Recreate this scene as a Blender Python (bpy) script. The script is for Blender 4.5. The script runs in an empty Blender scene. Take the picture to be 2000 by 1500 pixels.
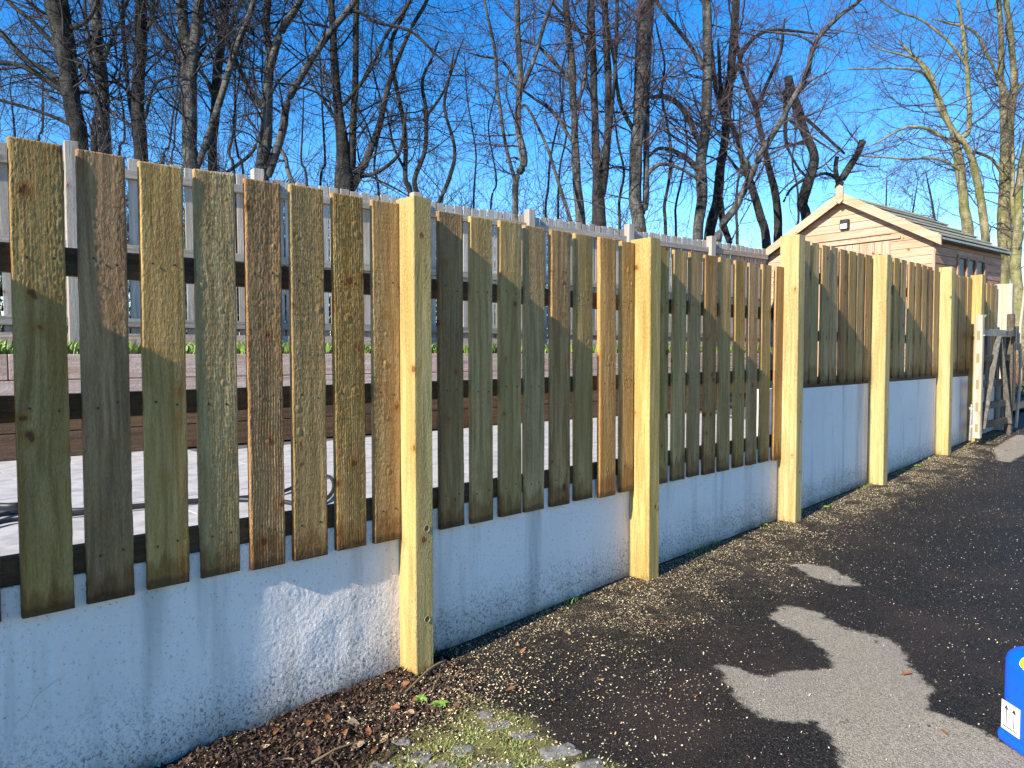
import bpy, bmesh, math, random
import numpy as np
from mathutils import Vector, Matrix, noise
random.seed(7); rng = np.random.default_rng(11)
S = bpy.context.scene
COL = S.collection
R = math.radians
H = 1.5                      # eye height; heights below are written relative to the eye and lifted by H

# ------------------------------------------------------------------ camera
YAW, PITCH, ROLL, FPX, CX = 0.807913, 0.041554, -0.0013636, 1448.02, 2.8
fw = Vector((-math.sin(YAW)*math.cos(PITCH), math.cos(YAW)*math.cos(PITCH), -math.sin(PITCH)))
rt0 = Vector((math.cos(YAW), math.sin(YAW), 0)); up0 = rt0.cross(fw)
RT = rt0*math.cos(ROLL)+up0*math.sin(ROLL); UP = -rt0*math.sin(ROLL)+up0*math.cos(ROLL)
cd = bpy.data.cameras.new('camera'); cam = bpy.data.objects.new('camera', cd); COL.objects.link(cam)
m = Matrix.Identity(4)
for i in range(3):
    m[i][0] = RT[i]; m[i][1] = UP[i]; m[i][2] = -fw[i]
m[0][3], m[1][3], m[2][3] = CX, 0, H
cam.matrix_world = m
cd.sensor_fit = 'HORIZONTAL'; cd.sensor_width = 36; cd.lens = 36*FPX/2000; cd.clip_start = .05; cd.clip_end = 3000
S.camera = cam

# ------------------------------------------------------------------ light
SUN = Vector((-.075, 1, -.548)).normalized()          # direction the light travels
el = math.asin(-SUN.z); az = math.atan2(-SUN.x, -SUN.y)
w = bpy.data.worlds.new('World'); S.world = w; w.use_nodes = True
nt = w.node_tree; nt.nodes.clear()
sky = nt.nodes.new('ShaderNodeTexSky'); sky.sky_type = 'NISHITA'; sky.sun_disc = False
sky.sun_elevation = el; sky.sun_rotation = az; sky.air_density = 1.0; sky.dust_density = .0; sky.ozone_density = 2.2
hs = nt.nodes.new('ShaderNodeHueSaturation'); hs.inputs['Saturation'].default_value = 1.46; hs.inputs['Value'].default_value = .97; hs.inputs['Hue'].default_value = .509
bg = nt.nodes.new('ShaderNodeBackground'); bg.inputs[1].default_value = .15
wo = nt.nodes.new('ShaderNodeOutputWorld')
nt.links.new(sky.outputs[0], hs.inputs['Color']); nt.links.new(hs.outputs[0], bg.inputs[0]); nt.links.new(bg.outputs[0], wo.inputs[0])
sd = bpy.data.lights.new('sun', 'SUN'); sd.energy = 5.0; sd.angle = R(.53); sd.color = (1, .93, .80)
so = bpy.data.objects.new('sun', sd); COL.objects.link(so)
so.rotation_euler = SUN.to_track_quat('-Z', 'Y').to_euler(); so.location = (0, -20, 15)
S.view_settings.view_transform = 'Standard'; S.view_settings.look = 'None'
S.view_settings.exposure = 1.0; S.view_settings.gamma = 1; S.view_settings.use_curve_mapping = False

# ------------------------------------------------------------------ helpers
def ray(px, py): return fw + RT*((px-1000)/FPX) - UP*((py-750)/FPX)
EYE = Vector((CX, 0, 0))
def at_depth(px, py, d): return EYE + ray(px, py)*d
def at_z(px, py, z):
    d = ray(px, py); return EYE + d*(z/d.z)
def at_x(px, py, x):
    d = ray(px, py); return EYE + d*((x-CX)/d.x)

def tag(o, label=None, cat=None, group=None, kind=None):
    if label: o['label'] = label
    if cat: o['category'] = cat
    if group: o['group'] = group
    if kind: o['kind'] = kind
    return o
def empty(name, loc=(0, 0, 0), rz=0):
    o = bpy.data.objects.new(name, None); COL.objects.link(o)
    o.location = (loc[0], loc[1], loc[2]+H); o.rotation_euler = (0, 0, rz); o.empty_display_size = .2
    return o
def mesh_obj(name, verts, faces, mat, parent=None, loc=None, smooth=False):
    me = bpy.data.meshes.new(name); me.from_pydata([tuple(v) for v in verts], [], faces); me.update()
    if mat: me.materials.append(mat)
    if smooth: me.polygons.foreach_set('use_smooth', [True]*len(me.polygons))
    o = bpy.data.objects.new(name, me); COL.objects.link(o)
    if loc is not None: o.location = loc
    if parent: o.parent = parent
    return o
def np_mesh(name, V, F, mat, parent=None, smooth=False):
    """V (n,3), F (m,k) arrays"""
    V = np.asarray(V, dtype=np.float32); F = np.asarray(F, dtype=np.int32); k = F.shape[1]
    me = bpy.data.meshes.new(name)
    me.vertices.add(len(V)); me.vertices.foreach_set('co', V.ravel())
    me.loops.add(F.size); me.loops.foreach_set('vertex_index', F.ravel())
    me.polygons.add(len(F)); me.polygons.foreach_set('loop_start', np.arange(0, F.size, k, dtype=np.int32))
    me.polygons.foreach_set('loop_total', np.full(len(F), k, dtype=np.int32))
    if smooth: me.polygons.foreach_set('use_smooth', np.ones(len(F), dtype=bool))
    me.update(calc_edges=True); me.validate()
    if mat: me.materials.append(mat)
    o = bpy.data.objects.new(name, me); COL.objects.link(o)
    if parent: o.parent = parent
    return o
class MB:
    def __init__(s): s.bm = bmesh.new()
    def box(s, c, d, rot=None, bev=0):
        r = bmesh.ops.create_cube(s.bm, size=1)
        vs = r['verts']
        for v in vs: v.co = Vector((v.co.x*d[0], v.co.y*d[1], v.co.z*d[2]))
        if bev:
            es = list({e for v in vs for e in v.link_edges})
            rr = bmesh.ops.bevel(s.bm, geom=es, offset=bev, segments=1, affect='EDGES')
            vs = list({v for f in rr['faces'] for v in f.verts} | {v for v in vs if v.is_valid})
        for v in vs:
            if rot: v.co = rot @ v.co
            v.co += Vector(c)
        return s
    def prism(s, pts, axis, a, b):
        """polygon in the two other axes, pushed along axis from a to b"""
        def mk(p, t):
            q = [0, 0, 0]; o = [i for i in range(3) if i != axis]
            q[o[0]], q[o[1]], q[axis] = p[0], p[1], t
            return s.bm.verts.new(q)
        A = [mk(p, a) for p in pts]; B = [mk(p, b) for p in pts]; n = len(pts)
        s.bm.faces.new(A); s.bm.faces.new(B[::-1])
        for i in range(n): s.bm.faces.new((A[i], B[i], B[(i+1) % n], A[(i+1) % n]))
        return s
    def cyl(s, p, q, r, r2=None, seg=10):
        p, q = Vector(p), Vector(q); r2 = r if r2 is None else r2
        mt = Matrix.Translation((p+q)/2) @ (q-p).to_track_quat('Z', 'Y').to_matrix().to_4x4()
        bmesh.ops.create_cone(s.bm, cap_ends=True, segments=seg, radius1=r, radius2=r2, depth=(q-p).length, matrix=mt); return s
    def build(s, name, mat, parent=None, smooth=False):
        bmesh.ops.recalc_face_normals(s.bm, faces=s.bm.faces)
        me = bpy.data.meshes.new(name); s.bm.to_mesh(me); s.bm.free()
        if mat: me.materials.append(mat)
        if smooth: me.polygons.foreach_set('use_smooth', [True]*len(me.polygons))
        o = bpy.data.objects.new(name, me); COL.objects.link(o)
        if parent: o.parent = parent
        return o
def catmull(P, n):
    P = np.array(P, float); out = []
    Q = np.vstack([2*P[0]-P[1], P, 2*P[-1]-P[-2]])
    for i in range(1, len(Q)-2):
        for t in np.linspace(0, 1, n, endpoint=False):
            a, b, c, d = Q[i-1], Q[i], Q[i+1], Q[i+2]
            out.append(.5*((2*b)+(-a+c)*t+(2*a-5*b+4*c-d)*t*t+(-a+3*b-3*c+d)*t**3))
    out.append(Q[-2]); return np.array(out)
def tubes(P, Rd, k):
    """P (N,S,3) centre lines, Rd (N,S) radii -> V, F arrays"""
    N, Sg, _ = P.shape
    T = np.gradient(P, axis=1); T /= np.linalg.norm(T, axis=2, keepdims=True)+1e-9
    ref = np.where(np.abs(T[:, :, 2:3]) > .9, np.array([1., .1, 0]), np.array([0, 0, 1.]))
    A = np.cross(T, ref); A /= np.linalg.norm(A, axis=2, keepdims=True)+1e-9
    B = np.cross(T, A)
    th = np.arange(k)*2*math.pi/k
    V = P[:, :, None, :] + Rd[:, :, None, None]*(np.cos(th)[None, None, :, None]*A[:, :, None, :]+np.sin(th)[None, None, :, None]*B[:, :, None, :])
    idx = np.arange(N*Sg*k).reshape(N, Sg, k)
    a = idx[:, :-1, :]; b = idx[:, 1:, :]; a2 = np.roll(a, -1, axis=2); b2 = np.roll(b, -1, axis=2)
    F = np.stack([a, a2, b2, b], -1).reshape(-1, 4)
    return V.reshape(-1, 3), F
def tube_obj(name, pts, rad, mat, parent=None, k=8):
    P = np.array(pts, float)[None]; Rd = np.array(rad, float)[None] if hasattr(rad, '__len__') else np.full((1, len(pts)), rad)
    V, F = tubes(P, Rd, k); return np_mesh(name, V, F, mat, parent, True)

# ------------------------------------------------------------------ materials
def M(name):
    mt = bpy.data.materials.new(name); mt.use_nodes = True
    return mt, mt.node_tree, mt.node_tree.nodes['Principled BSDF']
def nd(t, ty, **kw):
    n = t.nodes.new(ty)
    for k, v in kw.items():
        if k in n.inputs: n.inputs[k].default_value = v
        else: setattr(n, k, v)
    return n
def lk(t, a, b): t.links.new(a, b)
def mix(t, fac, a, b, mode='MIX'):
    n = t.nodes.new('ShaderNodeMix'); n.data_type = 'RGBA'; n.blend_type = mode
    for s, v in ((n.inputs[0], fac), (n.inputs[6], a), (n.inputs[7], b)):
        if hasattr(v, 'is_linked') or hasattr(v, 'links'): t.links.new(v, s)
        else: s.default_value = v if not isinstance(v, tuple) else (*v, 1)[:4]
    return n.outputs[2]
def mth(t, op, a, b=None, clamp=False):
    n = t.nodes.new('ShaderNodeMath'); n.operation = op; n.use_clamp = clamp
    for s, v in zip(n.inputs, (a, b)):
        if v is None: continue
        if hasattr(v, 'links'): t.links.new(v, s)
        else: s.default_value = v
    return n.outputs[0]
def ramp(t, fac, stops, interp='LINEAR'):
    n = t.nodes.new('ShaderNodeValToRGB'); r = n.color_ramp; r.interpolation = interp
    while len(r.elements) < len(stops): r.elements.new(.5)
    for e, (p, c) in zip(r.elements, stops):
        e.position = p; e.color = (c, c, c, 1) if not isinstance(c, tuple) else (*c, 1)
    t.links.new(fac, n.inputs[0]); return n.outputs[0]
def rmap(t, v, a, b, c=0., d=1., sm=True):
    n = t.nodes.new('ShaderNodeMapRange'); n.interpolation_type = 'SMOOTHSTEP' if sm else 'LINEAR'
    t.links.new(v, n.inputs[0])
    for i, x in enumerate((a, b, c, d)): n.inputs[i+1].default_value = x
    return n.outputs[0]

def wood(name, light, dark, knot=(.13, .055, .022), axis=2, rough_bump=1.0, knots=1.0, stain=False, var=.15, grain=1.0, spec=.25, hue=(.490, .498), sawn=True):
    """sawn softwood; axis = direction of the grain; a random shift per object keeps every piece different"""
    mt, t, bs = M(name)
    tc = nd(t, 'ShaderNodeTexCoord'); oi = nd(t, 'ShaderNodeObjectInfo')
    rnd = oi.outputs['Random']
    sh = nd(t, 'ShaderNodeVectorMath', operation='SCALE'); cmb = nd(t, 'ShaderNodeCombineXYZ', X=31., Y=17., Z=47.)
    lk(t, cmb.outputs[0], sh.inputs[0]); lk(t, rnd, sh.inputs['Scale'])
    ad = nd(t, 'ShaderNodeVectorMath', operation='ADD'); lk(t, tc.outputs['Object'], ad.inputs[0]); lk(t, sh.outputs[0], ad.inputs[1])
    def mapped(across, along):
        mp = nd(t, 'ShaderNodeMapping'); sc = [across]*3; sc[axis] = along; mp.inputs['Scale'].default_value = sc
        lk(t, ad.outputs[0], mp.inputs[0]); return mp.outputs[0]
    # grain bent round slow waves
    wv = nd(t, 'ShaderNodeTexNoise', Scale=1., Detail=2.); lk(t, mapped(5, 1.1), wv.inputs[0])
    gr = nd(t, 'ShaderNodeTexNoise', Scale=1., Detail=5., Roughness=.65); 
    mpv = mapped(42*grain, 1.6)
    dm = nd(t, 'ShaderNodeVectorMath', operation='MULTIPLY_ADD'); lk(t, wv.outputs['Color'], dm.inputs[0]); dm.inputs[1].default_value = (4, 4, 1); lk(t, mpv, dm.inputs[2])
    lk(t, dm.outputs[0], gr.inputs[0])
    g = rmap(t, gr.outputs[0], .33, .68)
    col = mix(t, g, dark, light)
    # big tone patches
    bigN = nd(t, 'ShaderNodeTexNoise', Scale=1., Detail=3.); lk(t, mapped(9, .9), bigN.inputs[0])
    col = mix(t, rmap(t, bigN.outputs[0], .38, .72, 0, .6), col, tuple(c*f for c, f in zip(light, (.62, .55, .42))))
    # knots
    kd = nd(t, 'ShaderNodeTexNoise', Scale=1., Detail=3.); lk(t, mapped(38, 22), kd.inputs[0])
    kv = nd(t, 'ShaderNodeVectorMath', operation='MULTIPLY_ADD'); lk(t, kd.outputs['Color'], kv.inputs[0]); kv.inputs[1].default_value = (.42, .42, .42); lk(t, mapped(13, 11), kv.inputs[2])
    vo = nd(t, 'ShaderNodeTexVoronoi', Scale=1., Randomness=1.); lk(t, kv.outputs[0], vo.inputs[0])
    csep = nd(t, 'ShaderNodeSeparateColor'); lk(t, vo.outputs['Color'], csep.inputs[0])
    on = mth(t, 'GREATER_THAN', csep.outputs[0], 1-.17*knots)
    kdist = mth(t, 'ADD', vo.outputs['Distance'], mth(t, 'MULTIPLY', csep.outputs[1], .13))
    kn = mth(t, 'MULTIPLY', rmap(t, kdist, .27, .17), on)
    halo = mth(t, 'MULTIPLY', rmap(t, kdist, .58, .2), on)
    col = mix(t, mth(t, 'MULTIPLY', halo, .5), col, tuple(c*f for c, f in zip(light, (.7, .45, .28))))
    col = mix(t, mth(t, 'MULTIPLY', kn, .85), col, knot)
    # fine pores
    fn = nd(t, 'ShaderNodeTexNoise', Scale=1., Detail=3., Roughness=.7); lk(t, mapped(260, 60), fn.inputs[0])
    col = mix(t, rmap(t, fn.outputs[0], .35, .75, .0, .38), col, tuple(c*.35 for c in dark))
    # each piece its own tone
    hsv = nd(t, 'ShaderNodeHueSaturation'); lk(t, col, hsv.inputs['Color'])
    r2 = mth(t, 'FRACT', mth(t, 'MULTIPLY', rnd, 7.31)); r3 = mth(t, 'FRACT', mth(t, 'MULTIPLY', rnd, 13.7))
    lk(t, rmap(t, r2, 0, 1, 1-var, 1+var*.7, False), hsv.inputs['Value'])
    lk(t, rmap(t, r3, 0, 1, hue[0], hue[1], False), hsv.inputs['Hue'])
    lk(t, rmap(t, rnd, 0, 1, .98, 1.12, False), hsv.inputs['Saturation'])
    col = hsv.outputs[0]
    if stain:      # damp at the foot of the board, ragged edge
        sp = nd(t, 'ShaderNodeSeparateXYZ'); lk(t, tc.outputs['Object'], sp.inputs[0])
        sn = nd(t, 'ShaderNodeTexNoise', Scale=1., Detail=3.); lk(t, mapped(26, 5), sn.inputs[0])
        hh = mth(t, 'ADD', sp.outputs[2], mth(t, 'MULTIPLY', sn.outputs[0], -.30))
        hh = mth(t, 'ADD', hh, mth(t, 'MULTIPLY', r2, -.06))
        col = mix(t, rmap(t, hh, -.035, -.10, 0, .62), col, mix(t, 1.0, col, (.42, .27, .13), 'MULTIPLY'))
        e2 = rmap(t, mth(t, 'ADD', sp.outputs[2], mth(t, 'MULTIPLY', sn.outputs[0], -.06)), .012, -.012, 0, .55)
        col = mix(t, e2, col, (.02, .013, .008))
    lk(t, col, bs.inputs['Base Color'])
    bs.inputs['Roughness'].default_value = .72; bs.inputs['Specular IOR Level'].default_value = spec
    # relief: grain ridges + sawn fuzz that changes from place to place + knots
    sw = nd(t, 'ShaderNodeTexNoise', Scale=1., Detail=4., Roughness=.62, Distortion=.6); lk(t, mapped(120, 46), sw.inputs[0])
    zone = nd(t, 'ShaderNodeTexNoise', Scale=1., Detail=2.); lk(t, mapped(13, 1.3), zone.inputs[0])
    zz = rmap(t, zone.outputs[0], .36, .62, .30, 1.25)
    h = mth(t, 'MULTIPLY', mth(t, 'MULTIPLY', sw.outputs[0], zz), .0125*rough_bump)
    h = mth(t, 'ADD', h, mth(t, 'MULTIPLY', gr.outputs[0], .0042*rough_bump))
    if sawn:
        wl = nd(t, 'ShaderNodeTexNoise', Scale=1., Detail=2.); lk(t, mapped(9, 420), wl.inputs[0])
        h = mth(t, 'ADD', h, mth(t, 'MULTIPLY', wl.outputs[0], .0012*rough_bump))
    h = mth(t, 'ADD', h, mth(t, 'MULTIPLY', halo, .0016))
    bp = nd(t, 'ShaderNodeBump', Strength=1., Distance=1.); lk(t, h, bp.inputs['Height']); lk(t, bp.outputs[0], bs.inputs['Normal'])
    return mt

board_m = wood('rough_sawn_treated_board', (.62, .42, .18), (.36, .225, .085), stain=True)
board_brown = wood('brown_treated_board', (.54, .34, .145), (.28, .16, .065), stain=True, rough_bump=1.25)
board_green = wood('green_treated_board', (.62, .435, .18), (.36, .23, .083), stain=True)
board_red = wood('reddish_treated_board', (.64, .40, .175), (.37, .205, .085), stain=True, rough_bump=.8)
post_m = wood('fresh_treated_post', (.62, .485, .21), (.42, .31, .12), knots=.45, hue=(.495, .500), rough_bump=.8, var=.09, stain=True)
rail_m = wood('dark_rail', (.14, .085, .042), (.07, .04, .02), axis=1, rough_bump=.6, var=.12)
pale_m = wood('weathered_pale_wood', (.50, .46, .41), (.34, .30, .26), knots=.25, rough_bump=.3, var=.14, sawn=False)
palerail_m = wood('weathered_pale_rail', (.42, .38, .33), (.27, .235, .2), axis=1, knots=.2, rough_bump=.3, var=.12, sawn=False)
sleeper_m = wood('weathered_sleeper', (.62, .50, .43), (.40, .30, .25), axis=1, knots=.3, rough_bump=.8, var=.15)
sleeperb_m = wood('shaded_brown_sleeper', (.17, .11, .065), (.08, .05, .03), axis=1, knots=.4, rough_bump=.8, var=.15)  # brown lower courses, darkened further to paint in the shade on them
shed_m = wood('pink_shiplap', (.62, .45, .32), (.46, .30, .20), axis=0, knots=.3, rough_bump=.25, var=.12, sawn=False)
shedside_m = wood('pink_shiplap_shaded_side', (.50, .31, .21), (.33, .185, .12), axis=1, knots=.3, rough_bump=.25, var=.14, sawn=False)  # same shiplap in a darker colour, shade painted onto the side wall
shedv_m = wood('pink_door_boards', (.60, .44, .32), (.45, .30, .205), axis=2, knots=.3, rough_bump=.25, var=.1, sawn=False)
gate_m = wood('bleached_gate_wood', (.58, .54, .44), (.38, .34, .26), knots=.1, rough_bump=.4, var=.1, sawn=False)
gatedark_m = wood('old_dark_gate_wood', (.15, .12, .09), (.06, .05, .04), axis=1, knots=.2, rough_bump=.6, var=.2)

def plain(name, c, rough=.5, metal=0, nscale=0, namt=.3, bump=0):
    mt, t, bs = M(name); bs.inputs['Base Color'].default_value = (*c, 1); bs.inputs['Roughness'].default_value = rough; bs.inputs['Metallic'].default_value = metal
    if nscale:
        tc = nd(t, 'ShaderNodeTexCoord'); n = nd(t, 'ShaderNodeTexNoise', Scale=nscale, Detail=4.); lk(t, tc.outputs['Object'], n.inputs[0])
        lk(t, mix(t, rmap(t, n.outputs[0], .35, .7), c, tuple(x*(1-namt) for x in c)), bs.inputs['Base Color'])
        if bump:
            b = nd(t, 'ShaderNodeBump', Strength=1., Distance=bump); lk(t, n.outputs[0], b.inputs['Height']); lk(t, b.outputs[0], bs.inputs['Normal'])
    return mt

# white rendered wall: stucco relief, grime near the foot, run marks, flecks
def render_mat():
    mt, t, bs = M('white_render'); tc = nd(t, 'ShaderNodeTexCoord'); O = tc.outputs['Object']
    sp = nd(t, 'ShaderNodeSeparateXYZ'); lk(t, O, sp.inputs[0])
    base = (.92, .81, .73)
    n1 = nd(t, 'ShaderNodeTexNoise', Scale=2.2, Detail=5.); lk(t, O, n1.inputs[0])
    col = mix(t, rmap(t, n1.outputs[0], .35, .75, 0, .5), base, (.78, .69, .62))
    mp = nd(t, 'ShaderNodeMapping'); mp.inputs['Scale'].default_value = (3, 5.5, .42); lk(t, O, mp.inputs[0])
    st = nd(t, 'ShaderNodeTexNoise', Scale=1., Detail=5., Roughness=.6); lk(t, mp.outputs[0], st.inputs[0])
    col = mix(t, rmap(t, st.outputs[0], .50, .72, 0, .65), col, (.44, .40, .35))
    mp2 = nd(t, 'ShaderNodeMapping'); mp2.inputs['Scale'].default_value = (3, 14, .7); mp2.inputs['Location'].default_value = (5, 3, 1); lk(t, O, mp2.inputs[0])
    s2 = nd(t, 'ShaderNodeTexNoise', Scale=1., Detail=2.); lk(t, mp2.outputs[0], s2.inputs[0])
    col = mix(t, rmap(t, s2.outputs[0], .63, .70, 0, .7), col, (.86, .86, .86))
    # height over the ground, which climbs along the wall
    gl = mth(t, 'ADD', mth(t, 'MULTIPLY', sp.outputs[1], .0345), -1.555+H)
    hh = mth(t, 'SUBTRACT', sp.outputs[2], gl)
    mu = nd(t, 'ShaderNodeTexNoise', Scale=4.5, Detail=9., Roughness=.78); lk(t, O, mu.inputs[0])
    gg = mth(t, 'SUBTRACT', hh, mth(t, 'MULTIPLY', mu.outputs[0], .36))
    sf = nd(t, 'ShaderNodeTexNoise', Scale=75., Detail=5., Roughness=.75, Distortion=.8); lk(t, O, sf.inputs[0])
    col = mix(t, rmap(t, gg, .08, -.18, 0, .45), col, (.20, .175, .14))
    col = mix(t, mth(t, 'MULTIPLY', rmap(t, gg, .22, -.14), rmap(t, sf.outputs[0], .50, .60, 0, .85)), col, (.075, .065, .045))
    col = mix(t, mth(t, 'MULTIPLY', rmap(t, hh, .09, .0, 0, .85), rmap(t, mu.outputs[0], .3, .6)), col, (.035, .04, .02))
    fl = nd(t, 'ShaderNodeTexVoronoi', Scale=13.); lk(t, O, fl.inputs[0])
    cs = nd(t, 'ShaderNodeSeparateColor'); lk(t, fl.outputs['Color'], cs.inputs[0])
    col = mix(t, mth(t, 'MULTIPLY', rmap(t, fl.outputs['Distance'], .11, .07), mth(t, 'GREATER_THAN', cs.outputs[0], .84)), col, (.06, .05, .04))
    f3 = nd(t, 'ShaderNodeTexNoise', Scale=70., Detail=3., Roughness=.8); lk(t, O, f3.inputs[0])
    col = mix(t, rmap(t, f3.outputs[0], .585, .70, 0, .7), col, (.24, .21, .18))
    mp3 = nd(t, 'ShaderNodeMapping'); mp3.inputs['Scale'].default_value = (1, 1, .8); lk(t, O, mp3.inputs[0])
    # hairline cracks
    cw = nd(t, 'ShaderNodeTexNoise', Scale=4., Detail=4.); lk(t, O, cw.inputs[0])
    cv = nd(t, 'ShaderNodeVectorMath', operation='MULTIPLY_ADD'); lk(t, cw.outputs['Color'], cv.inputs[0]); cv.inputs[1].default_value = (.5, .5, .5); lk(t, O, cv.inputs[2])
    ck = nd(t, 'ShaderNodeTexVoronoi', Scale=.8, feature='DISTANCE_TO_EDGE'); lk(t, cv.outputs[0], ck.inputs[0])
    col = mix(t, mth(t, 'MULTIPLY', rmap(t, ck.outputs['Distance'], .006, .002), rmap(t, n1.outputs[0], .60, .68, 0, .35)), col, (.3, .28, .25))
    lk(t, col, bs.inputs['Base Color']); bs.inputs['Roughness'].default_value = .85; bs.inputs['Specular IOR Level'].default_value = .2
    b1 = nd(t, 'ShaderNodeTexNoise', Scale=70., Detail=4., Roughness=.65, Distortion=1.4); lk(t, O, b1.inputs[0])
    b2 = nd(t, 'ShaderNodeTexNoise', Scale=7., Detail=3.); lk(t, O, b2.inputs[0])
    h = mth(t, 'ADD', mth(t, 'MULTIPLY', b1.outputs[0], .0055), mth(t, 'MULTIPLY', b2.outputs[0], .004))
    b = nd(t, 'ShaderNodeBump', Strength=1., Distance=1.); lk(t, h, b.inputs['Height']); lk(t, b.outputs[0], bs.inputs['Normal'])
    return mt
render_m = render_mat()

def ground_mat():
    """tarmac, dry or still wet by the stored distance to the edge of the dry patches; soil by another"""
    mt, t, bs = M('tarmac_part_wet'); tc = nd(t, 'ShaderNodeTexCoord'); O = tc.outputs['Object']
    dry = nd(t, 'ShaderNodeAttribute', attribute_name='dry'); soil = nd(t, 'ShaderNodeAttribute', attribute_name='soil')
    dust = nd(t, 'ShaderNodeAttribute', attribute_name='dust')
    ne = nd(t, 'ShaderNodeTexNoise', Scale=11., Detail=8., Roughness=.72); lk(t, O, ne.inputs[0])
    nf = nd(t, 'ShaderNodeTexNoise', Scale=130., Detail=3., Roughness=.8); lk(t, O, nf.inputs[0])
    d = mth(t, 'ADD', dry.outputs['Fac'], mth(t, 'MULTIPLY', mth(t, 'SUBTRACT', ne.outputs[0], .5), .16))
    d = mth(t, 'ADD', d, mth(t, 'MULTIPLY', mth(t, 'SUBTRACT', nf.outputs[0], .5), .05))
    wetmask = rmap(t, d, .022, -.012)                 # 1 = wet
    ag = nd(t, 'ShaderNodeTexVoronoi', Scale=230.); lk(t, O, ag.inputs[0])
    cs = nd(t, 'ShaderNodeSeparateColor'); lk(t, ag.outputs['Color'], cs.inputs[0])
    big = nd(t, 'ShaderNodeTexNoise', Scale=1.3, Detail=6., Roughness=.65); lk(t, O, big.inputs[0])
    dryc = mix(t, cs.outputs[0], (.16, .135, .10), (.44, .375, .285))
    dryc = mix(t, rmap(t, big.outputs[0], .35, .7, 0, .35), dryc, (.20, .185, .16))
    dn = nd(t, 'ShaderNodeTexNoise', Scale=9., Detail=4., Roughness=.6); lk(t, O, dn.inputs[0])
    wetc = mix(t, rmap(t, cs.outputs[0], .55, 1.0), (.010, .0085, .007), (.052, .044, .037))
    wetc = mix(t, rmap(t, big.outputs[0], .42, .72, 0, .8), wetc, (.046, .031, .025))
    wetc = mix(t, rmap(t, nf.outputs[0], .57, .70, 0, .6), wetc, (.22, .19, .15))
    col = mix(t, wetmask, dryc, wetc)
    # drips in the dry patches
    spn = nd(t, 'ShaderNodeTexNoise', Scale=10., Detail=5., Roughness=.6); lk(t, O, spn.inputs[0])
    col = mix(t, rmap(t, spn.outputs[0], .66, .685, 0, .85), col, (.03, .026, .023))
    # sawdust ground into the surface
    du = mth(t, 'MULTIPLY', mth(t, 'MULTIPLY', dust.outputs['Fac'], .55), rmap(t, nf.outputs[0], .52, .62))
    du = mth(t, 'MULTIPLY', du, rmap(t, ne.outputs[0], .38, .6))
    col = mix(t, du, col, (.50, .38, .20))
    # soil
    ns = nd(t, 'ShaderNodeTexNoise', Scale=26., Detail=8., Roughness=.75); lk(t, O, ns.inputs[0])
    sc = ramp(t, ns.outputs[0], [(.3, (.006, .004, .003)), (.55, (.022, .013, .009)), (.68, (.06, .035, .02)), (.82, (.2, .14, .08))])
    sm = rmap(t, mth(t, 'ADD', soil.outputs['Fac'], mth(t, 'MULTIPLY', mth(t, 'SUBTRACT', ne.outputs[0], .5), .3)), -.02, .03)
    gy = mix(t, rmap(t, soil.outputs['Fac'], .30, .5, 0, .0), sc, (.05, .05, .02))
    col = mix(t, sm, col, gy)
    moss = nd(t, 'ShaderNodeAttribute', attribute_name='moss')
    mm = mth(t, 'MULTIPLY', moss.outputs['Fac'], rmap(t, ne.outputs[0], .36, .52))
    col = mix(t, mm, col, mix(t, nf.outputs[0], (.05, .065, .012), (.33, .29, .11)))
    lk(t, col, bs.inputs['Base Color'])
    lk(t, mix(t, wetmask, (.85, .85, .85), (.62, .62, .62)), bs.inputs['Roughness']); bs.inputs['Specular IOR Level'].default_value = .10
    h = mth(t, 'ADD', mth(t, 'MULTIPLY', ag.outputs['Distance'], -.0035), mth(t, 'MULTIPLY', nf.outputs[0], .004))
    h = mth(t, 'ADD', h, mth(t, 'MULTIPLY', mth(t, 'MULTIPLY', ns.outputs[0], sm), .03))
    b = nd(t, 'ShaderNodeBump', Strength=1., Distance=1.); lk(t, h, b.inputs['Height']); lk(t, b.outputs[0], bs.inputs['Normal'])
    return mt

def bark(name, a, b, moss, lichen=.3):
    mt, t, bs = M(name); tc = nd(t, 'ShaderNodeTexCoord')
    mp = nd(t, 'ShaderNodeMapping'); mp.inputs['Scale'].default_value = (1, 1, .45); lk(t, tc.outputs['Object'], mp.inputs[0])
    n = nd(t, 'ShaderNodeTexNoise', Scale=5., Detail=7., Roughness=.72); lk(t, mp.outputs[0], n.inputs[0])
    col = mix(t, rmap(t, n.outputs[0], .38, .62), a, b)
    n2 = nd(t, 'ShaderNodeTexNoise', Scale=1.6, Detail=5.); lk(t, tc.outputs['Object'], n2.inputs[0])
    col = mix(t, rmap(t, n2.outputs[0], .45, .65, 0, lichen), col, moss)
    mp2 = nd(t, 'ShaderNodeMapping'); mp2.inputs['Scale'].default_value = (4, 4, 34); lk(t, tc.outputs['Object'], mp2.inputs[0])
    n3 = nd(t, 'ShaderNodeTexNoise', Scale=1., Detail=4.); lk(t, mp2.outputs[0], n3.inputs[0])
    col = mix(t, rmap(t, n3.outputs[0], .56, .68, 0, .6), col, tuple(x*.3 for x in a))
    lk(t, col, bs.inputs['Base Color']); bs.inputs['Roughness'].default_value = .85; bs.inputs['Specular IOR Level'].default_value = .15
    h = mth(t, 'ADD', mth(t, 'MULTIPLY', n.outputs[0], .05), mth(t, 'MULTIPLY', n3.outputs[0], .012))
    bp = nd(t, 'ShaderNodeBump', Strength=1., Distance=1.); lk(t, h, bp.inputs['Height']); lk(t, bp.outputs[0], bs.inputs['Normal'])
    return mt
bark_grey = bark('grey_bark', (.03, .028, .027), (.15, .142, .13), (.035, .04, .02))
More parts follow.
